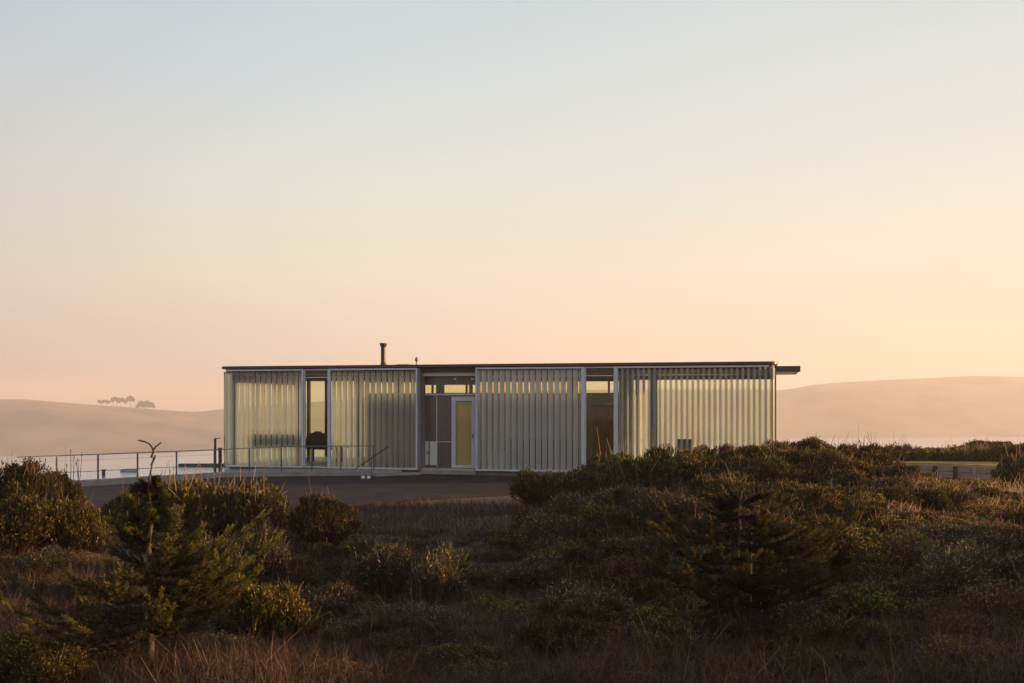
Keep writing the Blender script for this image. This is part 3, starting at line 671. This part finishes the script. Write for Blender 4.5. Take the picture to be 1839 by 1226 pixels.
def shrub_mesh(name, lm, lobes=9, sprigs=1100, lv=9, leaf=.070, wd=.030, ht=.8, spread=1.0, up=.6, tip=.12, spr=.17, dead=.10, tall=0, knob=0):
    """unit shrub of radius about 1 at the base: lumpy dome of leafy sprigs round bare branches"""
    lc = np.column_stack([rng.uniform(-1, 1, (lobes, 2)) * .62 * spread, rng.uniform(.2, .72, lobes) * ht]); lr = rng.uniform(.20, .52, lobes)
    lc[0] = (0, 0, .5 * ht)
    if knob:
        kk = rng.integers(lobes, size=knob); dk = rng.normal(size=(knob, 3)); dk[:, 2] = np.abs(dk[:, 2]) * .9 - .1; dk /= np.linalg.norm(dk, axis=1, keepdims=True)
        lc = np.concatenate([lc, lc[kk] + dk * lr[kk][:, None] * np.array([1, 1, ht * .95]) * .92]); lr = np.concatenate([lr, rng.uniform(.08, .17, knob)])
    pts = []; nor = []
    while len(pts) < sprigs:
        k = rng.integers(len(lc)) if rng.random() < .75 else rng.integers(lobes); d = rng.normal(size=3); d /= np.linalg.norm(d)
        if d[2] < -.35: continue
        q = lc[k] + d * lr[k] * np.array([1, 1, ht * .95]) * (1 + .18 * math.sin(5 * d[0] + k) * math.sin(4 * d[1] + 2 * k)) * rng.uniform(.82, 1.04)
        if q[2] < 0: continue
        ins = np.any(np.sum(((q - lc) / np.array([1, 1, ht * .95])) ** 2, 1) < (lr * .80) ** 2)
        if ins and rng.random() > .12: continue
        pts.append(q); nor.append(d)
    P = np.array(pts); Nn = np.array(nor)
    tone_k = rng.uniform(0, 1, len(P)); ax = Nn * (1 - up) + np.array([0, 0, 1.]) * up + rng.normal(size=P.shape) * .28; ax /= np.linalg.norm(ax, axis=1, keepdims=True)
    ln = spr * rng.uniform(.5, 1.3, len(P)) * (1 + tall * (rng.random(len(P)) > .93))
    h = (P[:, 2] / P[:, 2].max())
    clump = .5 + .5 * np.sin(P[:, 0] * 9 + 2) * np.sin(P[:, 1] * 8) * np.sin(P[:, 2] * 11)
    t = np.tile(np.linspace(.05, 1, lv), len(P)); rep = lambda a: np.repeat(a, lv, 0)
    base = rep(P) + rep(ax) * (rep(ln) * t)[:, None]
    dirs = rep(ax) * .8 + rng.normal(size=base.shape) * .75
    tone = np.clip(.18 + .3 * rep(clump) + .25 * rng.random(len(base)) + (rng.random(len(base)) < tip * 1.3) * (t > .7) * rep((rng.random(len(P)) < .5) * 1.) * .7, 0, 1)  # tip tone: pale flower tips, also painted sun highlights
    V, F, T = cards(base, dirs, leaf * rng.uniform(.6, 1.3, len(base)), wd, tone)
    root = rng.normal(size=(len(P) // 3, 3)) * np.array([.12, .12, 0])
    tv, tf = twigs(root, P[::3][:len(root)], .014)
    sv, sf_ = twigs(P - ax * ln[:, None] * .6, P + ax * ln[:, None], .007)
    nd = int(dead * len(P)); dd = P[rng.integers(len(P), size=nd)]; dv_ = rng.normal(size=(nd, 3)) * .09 + np.array([0, 0, .12]) + (rng.random((nd, 1)) > .93) * np.array([0, 0, .12])
    dvv, df_ = twigs(dd, dd + dv_ * 1.4, .008)
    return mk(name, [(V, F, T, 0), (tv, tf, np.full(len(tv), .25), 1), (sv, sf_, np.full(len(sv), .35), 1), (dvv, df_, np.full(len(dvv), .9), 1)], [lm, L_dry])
def dry_mesh(name, n=2600, ht=.9, heads=.25):
    """tangle of thin dry stems that lean and fork, some with seed heads"""
    a = rng.uniform(0, 2 * math.pi, n); r = np.sqrt(rng.random(n)) * .75; P0 = np.column_stack([r * np.cos(a), r * np.sin(a), np.zeros(n)])
    lean = np.column_stack([np.cos(a), np.sin(a), np.zeros(n)]) * rng.uniform(0, .5, n)[:, None] + rng.normal(size=(n, 3)) * .22
    L = rng.uniform(.35, 1, n) * ht * (1.05 - .5 * r)
    d = lean; d[:, 2] = 1; d /= np.linalg.norm(d, axis=1, keepdims=True)
    P1 = P0 + d * (L * .55)[:, None]; d2 = d + rng.normal(size=d.shape) * .35; d2 /= np.linalg.norm(d2, axis=1, keepdims=True); P2 = P1 + d2 * (L * .5)[:, None]
    d3 = d + rng.normal(size=d.shape) * .5; P3 = P1 + d3 * (L * .3)[:, None]
    parts = []; tn = rng.uniform(.1, .65, n)
    for A_, B_, rr in ((P0, P1, .012), (P1, P2, .008), (P1, P3, .007)):
        v, f = twigs(A_, B_, rr); parts.append((v, f, np.repeat(tn, 4), 0))
    k = rng.random(n) < heads; m_ = k.sum()
    hb = np.repeat(P2[k], 4, 0) + rng.normal(size=(m_ * 4, 3)) * .015
    v, f, t = cards(hb, rng.normal(size=hb.shape) * .5 + np.array([0, 0, 1.]), .06, .026, rng.uniform(.5, 1, len(hb))); parts.append((v, f, t, 0))
    return mk(name, parts, [L_dry])
SHR = {
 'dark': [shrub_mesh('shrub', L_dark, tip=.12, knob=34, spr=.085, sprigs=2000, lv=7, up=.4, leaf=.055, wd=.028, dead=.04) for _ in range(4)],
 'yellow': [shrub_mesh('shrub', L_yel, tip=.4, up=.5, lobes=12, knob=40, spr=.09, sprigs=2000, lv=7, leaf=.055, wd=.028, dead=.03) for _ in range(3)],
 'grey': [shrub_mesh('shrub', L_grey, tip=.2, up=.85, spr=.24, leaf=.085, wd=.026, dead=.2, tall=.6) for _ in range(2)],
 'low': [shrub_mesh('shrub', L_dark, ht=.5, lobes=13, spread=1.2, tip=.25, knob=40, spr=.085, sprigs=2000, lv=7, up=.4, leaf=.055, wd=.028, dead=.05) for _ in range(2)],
 'dry': [dry_mesh('dry_bush') for _ in range(3)],
}
nshrub = 0
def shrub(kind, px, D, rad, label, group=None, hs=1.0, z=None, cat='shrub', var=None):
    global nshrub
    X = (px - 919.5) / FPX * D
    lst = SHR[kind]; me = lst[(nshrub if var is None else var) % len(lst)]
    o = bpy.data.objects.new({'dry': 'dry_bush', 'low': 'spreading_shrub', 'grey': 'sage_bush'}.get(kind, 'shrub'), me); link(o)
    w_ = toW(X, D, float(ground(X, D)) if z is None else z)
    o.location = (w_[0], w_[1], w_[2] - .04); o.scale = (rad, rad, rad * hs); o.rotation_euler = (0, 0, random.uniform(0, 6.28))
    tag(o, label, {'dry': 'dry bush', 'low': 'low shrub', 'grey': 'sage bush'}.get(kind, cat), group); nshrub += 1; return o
def shrub_to(kind, px, topy, D, rad, label, **k):
    """a shrub whose top is at a given row of the photograph"""
    X = (px - 919.5) / FPX * D; g_ = float(ground(X, D)); h = zpix(topy, D) - g_
    o = shrub(kind, px, D, rad, label, **k); zm = max(v.co.z for v in o.data.vertices) if False else .98
    me = o.data
    if 'zmax' not in me: 
        a = np.empty(len(me.vertices) * 3, np.float32); me.vertices.foreach_get('co', a); me['zmax'] = float(np.percentile(a[2::3], 99.5))
    zs = max(.15, (h + .04) / me['zmax']); r0 = max(rad, zs / 1.7); o.scale = (r0, r0, zs); return o
# the ones that stand out
shrub_to('dark', 10, 830, 17.5, .45, 'large dark spiky bush at the left edge in front of the pale pool')
shrub_to('dark', 68, 848, 18.5, .26, 'dark bush just right of the large spiky bush at the left edge')
shrub_to('yellow', 30, 892, 14.5, .42, 'flat-topped green bush with yellow tips at the left edge, below the spiky bush')
shrub_to('yellow', 115, 898, 15.0, .36, 'flat-topped yellow-tipped bush left of the young cypress top, under the tall dry stems')
shrub_to('dark', 235, 885, 17.5, .4, 'bush behind the narrow top of the left cypress')
shrub_to('low', 310, 868, 17.5, .62, 'brown-green bush right of the narrow top of the left cypress')
shrub_to('low', 390, 872, 17.2, .62, 'brown-green bush on the left slope below the end of the terrace slab')
shrub_to('dark', 450, 895, 17.0, .5, 'brown-green bush left of the lone round bush, against the asphalt')
shrub_to('dark', 580, 890, 16.5, .50, 'lone round dark bush with pale seed tips in front of the asphalt')
shrub_to('grey', 470, 945, 14.0, .50, 'grey-green bush with bright tips below the brown-green bushes of the left slope')
shrub_to('grey', 400, 965, 13.5, .45, 'grey-green bush just right of the left cypress')
shrub_to('grey', 690, 975, 13.5, .55, 'wide grey-green bush in the middle of the slope')
shrub_to('grey', 775, 985, 13.2, .42, 'grey-green bush with yellow flower tips at the right end of the wide grey-green one')
shrub_to('yellow', 468, 1038, 11.0, .28, 'small sunlit yellow-tipped bush at the branch tips right of the left cypress')
shrub_to('yellow', 30, 1140, 8.3, .42, 'yellow-green bush in the bottom left corner of the view')
shrub_to('yellow', 95, 1165, 7.9, .28, 'small yellow-green bush beside the one in the bottom left corner')
shrub_to('dark', 960, 845, 23.0, .42, 'dark bush at the left foot of the mound, right of the driveway', hs=1)
shrub_to('dark', 1010, 850, 22.0, .45, 'second dark bush from the left foot of the mound')
shrub_to('low', 1055, 846, 21.0, .5, 'third dark bush from the left foot of the mound')
shrub_to('dark', 1090, 848, 19.0, .45, 'bush under the leftmost skyline bush of the mound')
shrub_to('dark', 1835, 820, 25.0, .60, 'round bush with pale tips at the right edge beside the timber wall')
for i, (px, y, D, r) in enumerate(((1100, 838, 19.5, .45), (1140, 818, 20, .5), (1185, 803, 20.3, .5), (1235, 806, 19.2, .5), (1290, 799, 20.5, .5), (1345, 800, 19.6, .5), (1395, 793, 20.8, .5), (1440, 786, 21.5, .55), (1490, 796, 22, .5), (1535, 800, 23, .5))):
    shrub_to(('dark', 'low', 'dark', 'yellow')[i % 4], px, y, D, r, ('leftmost dark green bush of the skyline row on the mound', 'second bush from the left of the skyline row on the mound', 'bush on the mound right of the clear pane with the wardrobe', 'bush on the mound below the grey chair', 'bush in the middle of the skyline row on the mound', 'bush on the mound in front of the last third of the right panel', 'bush on the mound just below the right end of the house', 'tallest spiky bush on the mound right of the house end', 'round bush next right of the tallest one on the mound', 'last bush of the skyline row, falling towards the timber wall')[i], group='skyline bushes on the mound', var=i)
# fill: rejection sampled, one label per stretch of slope
placed = []
def scatter(n, px0, px1, D0, D1, kinds, r0, r1, lab, group, sep=.72, cond=None, hs=(.8, 1.2), tries=4000, zones=None):
    c = 0
    for _ in range(tries):
        if c >= n: break
        D = math.sqrt(random.uniform(D0 ** 2, D1 ** 2)); px = random.uniform(px0, px1); X = (px - 919.5) / FPX * D; r = random.uniform(r0, r1)
        if cond and not cond(px, D): continue
        if any((X - a) ** 2 + (D - b) ** 2 < (sep * (r + q)) ** 2 for a, b, q in placed): continue
        kd = random.choice(kinds); placed.append((X, D, r)); c += 1
        sub = ''
        if zones:
            for lim, txt in zones:
                if px < lim: sub = txt; break
            sub = (' toward the house' if D > (D0 + D1) / 2 else ' toward the viewer') + ', ' + sub
        shrub(kd, px, D, r, lab[kd] + sub, group, hs=random.uniform(*hs))
    return c
def LB(place):
    return {'dark': 'dark green bush ' + place, 'yellow': 'yellow green bush ' + place, 'grey': 'grey upright bush ' + place,
            'low': 'low spreading bush ' + place, 'dry': 'brown dry tangle ' + place}
n = 0
n += scatter(20, 1090, 1470, 18.3, 20.5, ['dark', 'dark', 'low', 'yellow'], .38, .58, LB('on the crest of the mound before the house'), 'bushes on the crest of the mound', .55)
n += scatter(60, 960, 1600, 14, 18.3, ['dark', 'dark', 'yellow', 'low', 'grey', 'dark'], .42, .64, LB('high on the mound'), 'bushes on the upper slope of the mound', .5, hs=(.75, 1.1), zones=((1120, 'at its left foot'), (1240, 'left of the small cypress'), (1420, 'above the smaller cypress'), (9999, 'right of the small cypress')))
n += scatter(78, 1000, 1900, 9.6, 14, ['dark', 'yellow', 'low', 'dark', 'dry', 'grey'], .34, .56, LB('low on the mound'), 'bushes on the lower right slope', .5, hs=(.7, 1), zones=((1190, 'left of the small cypress'), (1450, 'at the smaller cypress'), (1650, 'just right of the small cypress'), (9999, 'by the right edge')))
n += scatter(56, 1480, 1920, 14, 20.5, ['dark', 'yellow', 'low', 'dark', 'yellow', 'dry'], .32, .5, LB('below the timber wall'), 'bushes on the sunlit slope', .52, hs=(.6, .9), zones=((1720, 'its left half'), (9999, 'its right half')))
n += scatter(10, 1400, 1590, 21, 26, ['dark', 'low'], .4, .6, LB('right of the house, left of the timber wall'), 'bushes between house and timber wall', .7, hs=(.6, .8))
for i, (px, y, D) in enumerate(((1560, 806, 31.5), (1600, 800, 32), (1645, 803, 32.3), (1690, 806, 32.2), (1735, 804, 32), (1780, 807, 31.8), (1822, 801, 31.5), (1862, 798, 31.2))):
    shrub_to(('dark', 'low', 'yellow')[i % 3], px, y, D, .62, 'bush of the row behind the lawn, ' + ('at its left end', 'second from its left end', 'above the left end of the timber wall', 'above the second timber post', 'above the third timber post', 'above the last timber post', 'near the right edge', 'cut by the right edge')[i], group='row of bushes along the lawn', var=i)
n += scatter(36, 1420, 2150, 33, 37, ['dark', 'dark', 'yellow'], .6, 1.0, LB('in the row behind the lawn'), 'bushes behind the lawn', .5, hs=(.55, .8))
n += scatter(40, -80, 600, 10, 16.5, ['dark', 'dry', 'low', 'grey', 'dark'], .32, .5, LB('on the left slope'), 'bushes on the shaded left slope', .75, hs=(.6, 1), zones=((150, 'left of the larger cypress'), (380, 'around the larger cypress'), (9999, 'right of the larger cypress')))
n += scatter(38, 600, 1060, 11.3, 15.5, ['dark', 'low', 'grey', 'yellow', 'dark'], .32, .52, LB('in the middle of the slope'), 'bushes in the middle of the slope', .58, hs=(.45, .75), zones=((820, 'left half'), (9999, 'right half')))
n += scatter(22, 650, 1040, 15, 19.5, ['low', 'grey', 'dark', 'dry'], .28, .44, LB('on the slope just below the driveway verge'), 'bushes below the driveway verge', .75, hs=(.35, .6))
n += scatter(16, 480, 1000, 12.5, 16, ['dry', 'low', 'dry', 'dark'], .3, .45, LB('in the hollow in the middle of the slope'), 'bushes in the middle hollow', .8, hs=(.5, .9), cond=lambda p, d: not (540 < p < 640 and d > 15))
n += scatter(26, 1380, 1900, 7.4, 10, ['yellow', 'dark', 'low', 'dry'], .26, .4, LB('in the bottom right of the view'), 'bushes at the bottom right', .9, hs=(.6, .9))
n += scatter(12, 560, 1500, 7.8, 11, ['dry', 'dry', 'low'], .3, .4, LB('among the dry grass at the bottom'), 'bushes in the dry grass', 1.1, hs=(.4, .8))
n += scatter(34, 330, 1000, 9.2, 15.5, ['low', 'grey', 'dark', 'yellow', 'low'], .26, .42, LB('filling the left hollow'), 'low bushes filling the left hollow', .5, hs=(.4, .7), zones=((640, 'right of the larger cypress'), (9999, 'under the middle of the house')))
# unseen ridge on the right, raised to shade the slope, continues with bushes
n += scatter(9, 2000, 3000, 9, 22, ['dark', 'dark', 'low'], .35, .55, LB('on the unseen added rise right of the view'), 'bushes on the added rise', .8, hs=(.5, .8))
print('shrubs', n, nshrub)

# dry grass and ground cover
def blades(n, D0, D1, p0, p1, h0, h1, wd, keep, tone=(0, 1), lean=.5):
    D = np.sqrt(rng.uniform(D0 ** 2, D1 ** 2, n)); px = rng.uniform(p0, p1, n); X = (px - 919.5) / FPX * D
    k = keep(px, D, X); D, px, X = D[k], px[k], X[k]; n = len(D)
    g_ = ground(X, D); P = toW(X, D, g_ - .02)
    patch = .5 + .5 * np.sin(X * 1.7 + np.sin(D * 1.1) * 2) * np.sin(D * 1.6 + X * .5)
    h = rng.uniform(h0, h1, n) * (.55 + .7 * patch) * (1 + .3 * (rng.random(n) > .97))
    d = rng.normal(size=(n, 3)) * lean * 1.1 + np.column_stack([np.sin(X * .9) * .15, np.cos(D) * .1, np.zeros(n)]); d[:, 2] = 1; d /= np.linalg.norm(d, axis=1, keepdims=True)
    s = np.cross(d, rng.normal(size=(n, 3))); s /= np.linalg.norm(s, axis=1, keepdims=True); w_ = wd * rng.uniform(.6, 1.4, n)[:, None]
    M1 = P + d * h[:, None] * .6; d2 = d + rng.normal(size=d.shape) * .7; T = M1 + d2 * h[:, None] * .4
    V = np.concatenate([np.stack([P - s * w_, P + s * w_, M1 + s * w_ * .7, M1 - s * w_ * .7], 1).reshape(-1, 3), np.stack([M1 - s * w_ * .7, M1 + s * w_ * .7, T + s * w_ * .15, T - s * w_ * .15], 1).reshape(-1, 3)])
    F = np.arange(8 * n).reshape(-1, 4); tn = np.clip(tone[0] + (tone[1] - tone[0]) * (.55 * rng.random(n) ** 1.5 + .35 * patch), 0, 1)
    return V, F, np.concatenate([np.repeat(tn, 4), np.repeat(tn, 4)]), 0
paved = lambda px, D: D > np.interp(px, [-900, 400, 520, 620, 760, 930, 1000, 1100], [19.4, 21.4, 22.2, 23.0, 24.6, 26.2, 26.8, 28])
kp = lambda px, D, X: ~paved(px, D) & (rng.random(len(D)) > np.where(D > 9.3, .92, .25) * np.clip((px - 850) / 250, 0, 1)) & (rng.random(len(D)) > .5 * ((D > 10.5) & (D < 16)))
gp = [blades(30000, 5, 16, 1960, 3600, .12, .3, .006, lambda px, D, X: D > 0), blades(22000, 16, 28, 1960, 3000, .12, .3, .009, lambda px, D, X: D > 0), blades(12000, 5, 20, -1300, -120, .12, .3, .007, lambda px, D, X: ~paved(px, D)), blades(120000, 6.5, 14, -120, 1960, .10, .30, .0035, kp), blades(80000, 14, 24, -120, 1960, .08, .26, .006, kp), blades(16000, 15, 27, 560, 1080, .02, .06, .007, kp)]
g_o = link(bpy.data.objects.new('dry_grass', mk('dry_grass', gp, [L_grass]))); tag(g_o, 'brown dry grass covering the slope between the bushes', 'grass', kind='stuff')
# pale grass tufts on the right slope, sunlight painted into their colour
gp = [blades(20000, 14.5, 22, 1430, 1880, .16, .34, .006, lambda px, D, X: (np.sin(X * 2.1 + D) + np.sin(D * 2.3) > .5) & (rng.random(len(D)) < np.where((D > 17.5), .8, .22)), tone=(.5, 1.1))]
g_o = link(bpy.data.objects.new('pale_grass', mk('pale_grass', gp, [L_pale]))); tag(g_o, 'pale grass tufts coloured golden as if catching the sun on the right slope', 'grass', kind='stuff')
# low leafy cover
def cover(n, D0, D1, p0, p1, keep):
    D = np.sqrt(rng.uniform(D0 ** 2, D1 ** 2, n)); px = rng.uniform(p0, p1, n); X = (px - 919.5) / FPX * D; k = keep(px, D, X); D, X = D[k], X[k]; n = len(D)
    f = np.sin(X * 2.3 + 1.3 * np.sin(D * 1.7)) * np.sin(D * 2.1 + X); h = np.maximum(.01, .08 + .14 * f) * rng.uniform(.2, 1, n)
    P = toW(X, D, ground(X, D) + h); return P, np.clip(.2 + .5 * h * 5 * rng.random(n), 0, 1)
P, tn = cover(190000, 7, 24, 900, 1960, lambda px, D, X: ~paved(px, D) & (rng.random(len(D)) < np.clip((px - 900) / 500, 0, 1)))
V, F, T = cards(P, rng.normal(size=P.shape) + np.array([0, 0, .8]), .04 * rng.uniform(.6, 1.3, len(P)), .017, tn)
g_o = link(bpy.data.objects.new('ground_cover', mk('ground_cover', [(V, F, T, 0)], [L_dark]))); tag(g_o, 'low green leafy ground cover on the right slope', 'ground cover', kind='stuff')

# ---------------- young cypresses
def cypress(px, D, H_, Rmax, label, lean, rows, seed, fork=False, stake=None, tiers=12, skew=(0, 0), fat=1.0, dens=400, prf=((0, .15, .3, .5, .62, .75, .9, 1), (.6, .95, 1, .85, .5, .22, .12, .03))):
    r = np.random.default_rng(seed); X = (px - 919.5) / FPX * D; g_ = float(ground(X, D)); w_ = toW(X, D, g_)
    T = thing('cypress_tree', tuple(w_), label, 'tree', 'young cypress trees on the slope')
    mb = MB(); pts = [Vector((lean * H_ * (i / 12) ** 2 + .015 * math.sin(i * 1.7), .01 * math.cos(i * 2.1), H_ * i / 12)) for i in range(13)]
    mb.tube([tuple(p) for p in pts], [.035 * (1 - i / 12.6) + .003 for i in range(13)], 8)
    tr = mb.build('trunk', M['bark'], T, smooth=True)
    bm_ = MB(); bm_.tube([tuple(p) for p in pts], [.004] * 13, 5); base, dirs, tones, lens = [], [], [], []
    camR = np.array(Rv)
    def rope(a_, b_, rad, tone):
        d_ = b_ - a_; l_ = np.linalg.norm(d_) + 1e-6; d_ = d_ / l_
        for _ in range(int(4 + l_ * dens)):
            base.append(a_ + (b_ - a_) * r.random() + r.normal(size=3) * rad * .45 * fat); dirs.append(d_ + r.normal(size=3) * .38); tones.append(tone + .3 * r.random()); lens.append(.024 + .02 * r.random())
    for b in range(rows):
        tl_ = int(tiers * b / rows); f = .08 + .88 * (tl_ + .5 + r.normal() * .10) / tiers; f = min(.97, max(.05, f))
        if fork and f > .93: continue
        if fork and f > .62 and b % 3 == 0: continue
        a = r.uniform(0, 2 * math.pi); prof = float(np.interp(f, *prf))
        L = Rmax * prof * r.uniform(.55, 1.15) + .03
        hd = np.array([math.cos(a), math.sin(a), 0]); L *= 1 + skew[0] * float(hd @ camR)
        o0 = np.array(pts[0].lerp(pts[-1], 0)); p0 = np.array([lean * H_ * f ** 2, 0, H_ * f])
        nseg = 12; rise = r.uniform(.02, .30) if f < .6 else r.uniform(.0, .3); prev = p0
        curl = r.uniform(-.3, .3)
        for s in range(1, nseg + 1):
            u = s / nseg; ang = a + curl * u; hd2 = np.array([math.cos(ang), math.sin(ang), 0])
            q = p0 + hd2 * L * u + np.array([0, 0, L * (rise * u + .10 * u ** 3 * (1 if f < .7 else .4) - .12 * math.sin(u * 3.1)) + .02 * math.sin(6 * u + b)])
            bm_.bar(tuple(prev), tuple(q), .007 * (1 - u) + .0015, 4, cap=False)
            dd = q - prev; dd /= np.linalg.norm(dd)
            rope(prev, q, .016 * min(1, L * 2.5) * (1 - .5 * u) + .006, -.05 + .65 * u)  # shaded inner crown and sunlit tips painted into the tone
            if s % 2 == 0 or L < .35:
                for sg in (-1, 1):
                    sd_ = np.cross(dd, [0, 0, 1]) * sg; sv = dd * r.uniform(.7, 1.2) + sd_ * r.uniform(.3, .9) + np.array([0, 0, r.uniform(-.05, .2)]); sv /= np.linalg.norm(sv)
                    l2 = (.03 + .32 * L) * (1 - .55 * u) * r.uniform(.6, 1.2); e1 = q + sv * l2 * .5; e2 = e1 + (sv + dd * .5 + np.array([0, 0, r.uniform(-.1, .35)])) * l2 * .4
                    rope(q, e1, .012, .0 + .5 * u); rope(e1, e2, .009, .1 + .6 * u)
            prev = q
    if fork:      # bare whip that forks at the very top
        tp = np.array(pts[-3]); 
        tp = np.array([lean * H_, 0, H_])
        def whip(p):
            for i in range(len(p) - 1):
                a_, b_ = np.array(p[i]), np.array(p[i + 1]); bm_.bar(tuple(a_), tuple(b_), .009 if i < 1 else .007, 5)
                for _ in range(16):
                    base.append(a_ + (b_ - a_) * r.random()); dirs.append((b_ - a_) / np.linalg.norm(b_ - a_) + r.normal(size=3) * .45); tones.append(.7 + .3 * r.random()); lens.append(.016)
        R3 = camR; Zv = np.array([0, 0, 1.])
        s = D / FPX
        whip([tp, tp + (R3 * 5 + Zv * 12) * s, tp + (R3 * -2 + Zv * 24) * s, tp + (R3 * -12 + Zv * 29) * s, tp + (R3 * -22 + Zv * 31) * s])
        whip([tp + (R3 * 3 + Zv * 12) * s, tp + (R3 * 9 + Zv * 20) * s, tp + (R3 * 17 + Zv * 26) * s])
        whip([tp + Zv * -14 * s, tp + (R3 * 6 + Zv * -2) * s, tp + (R3 * 7 + Zv * 3) * s])
    bm_.build('branches', M['bark'], T)
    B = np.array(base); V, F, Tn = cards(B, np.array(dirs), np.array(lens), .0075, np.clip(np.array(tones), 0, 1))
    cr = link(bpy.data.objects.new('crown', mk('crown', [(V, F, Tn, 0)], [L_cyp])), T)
    if stake:
        s0 = Rv * stake[0]; MB().bar((s0.x, s0.y - .05, stake[1]), (s0.x + .01, s0.y - .05, stake[2]), .007, 6).build('stake', M['stake'], T)
    return T
X_ = (272 - 919.5) / FPX * 8.6; g0 = float(ground(X_, 8.6)); Ht = zpix(822, 8.6) - g0
cypress(268, 8.6, Ht, 1.08, 'larger young cypress at lower left with a bare forked tip rising over the railing', .01, 74, 3, fork=True, stake=(-.0, .25, .38), skew=(-.15, 0), fat=1.2, dens=480, tiers=17, prf=((0, .2, .35, .48, .57, .67, .8, .95, 1), (.55, .95, 1, .8, .42, .19, .10, .045, .02)))
X_ = (1322 - 919.5) / FPX * 10.2; g1 = float(ground(X_, 10.2)); Ht = zpix(880, 10.2) - g1
cypress(1325, 10.2, Ht, 1.0, 'smaller wind-swept young cypress at lower right beside a thin pale stake', .02, 56, 9, stake=(.13, .12, 1.0), tiers=9, skew=(.05, 0), fat=1.1, dens=800, prf=((0, .15, .3, .5, .7, .85, 1), (.35, .7, 1, 1, .75, .45, .1)))

# tall dry stalks left
st_ = thing('dry_stalks', at(130, 19.5, -.4), 'clump of tall bare dry stalks in front of the railing at left', 'plant'); ol = tuple(st_.location)
for px, t0, lx in ((120, 832, 2), (127, 806, 1), (133, 818, 3), (140, 822, 0), (147, 813, 6), (137, 828, -4)):
    a = atp(px - lx, 880, 19.5); b_ = atp(px, t0, 19.5); mb = MB(); mb.tube([a, a.lerp(b_, .5) + Rv * .01, b_], [.008, .006, .004], 5)
    mb.bar(b_ - Vector((0, 0, .06)), b_, .012, 6, .005); mb.build('stalk', M['bark'], st_, off=ol)

# ---------------- trees on the far ridge
def far_tree(px, w_px, top, bot, label, form, seed):
    r = np.random.default_rng(seed)
    D = float(np.interp(px, hp, Drg)); s = D / FPX; zb = float(np.interp(px, hp, Zrg)); yb2 = float(np.interp(px, hp, sky_y))
    zb -= .6; h = (yb2 - top) * s + .6; hw = w_px * s / 2; w_ = at(px, D, zb)
    T = thing('far_tree', w_, label, 'tree', 'windblown trees on the far ridge')
    mb = MB()
    for dx in ((-.55, .35) if form == 'flat' else (0,)):
        mb.tube([(dx * hw * Rv.x, dx * hw * Rv.y, 0), ((dx + .05) * hw * Rv.x, (dx + .05) * hw * Rv.y, h * .7)], [.28, .16], 6)
    mb.build('trunk', M['bark'], T)
    n = 2600; u = r.uniform(-1, 1, n); vv = r.normal(size=n) * .6
    if form == 'flat': zz = h * (.82 + .12 * np.sin(u * 5 + seed) + .09 * r.normal(size=n))
    elif form == 'lean': zz = h * (.55 + .42 * np.sqrt(np.clip(1 - u * u, 0, 1)) * r.uniform(.1, 1, n))
    else: zz = h * (.15 + .82 * r.uniform(0, 1, n) ** .7 * (1 - np.abs(u) ** 5) * (.85 + .15 * np.sin(u * 9))); vv *= 3
    B = np.outer(u * hw, np.array(Rv)) + np.outer(vv, np.array(Fv)); B[:, 2] = np.clip(zz, .2, h)
    V, F, Tn = cards(B, r.normal(size=B.shape) + np.array([0, 0, .2]), (1.5 if form != 'block' else 1.5) * r.uniform(.5, 1.2, n), .8 if form != 'block' else .9, np.full(n, .3))
    link(bpy.data.objects.new('crown', mk('crown', [(V, F, Tn, 0)], [M['far_leaf']])), T)
far_tree(187, 20, 719, 0, 'leftmost flat-topped tree of the row on the far ridge', 'flat', 1)
far_tree(207, 14, 714, 0, 'narrow tree on the far ridge, second from the left', 'flat', 2)
far_tree(222, 18, 716, 0, 'tree with a flat top on the far ridge, middle of the row', 'flat', 3)
far_tree(234, 14, 711, 0, 'tallest leaning tree of the row on the far ridge', 'lean', 4)
far_tree(261, 32, 719, 0, 'dense block of foliage at the right end of the far ridge row', 'block', 5)
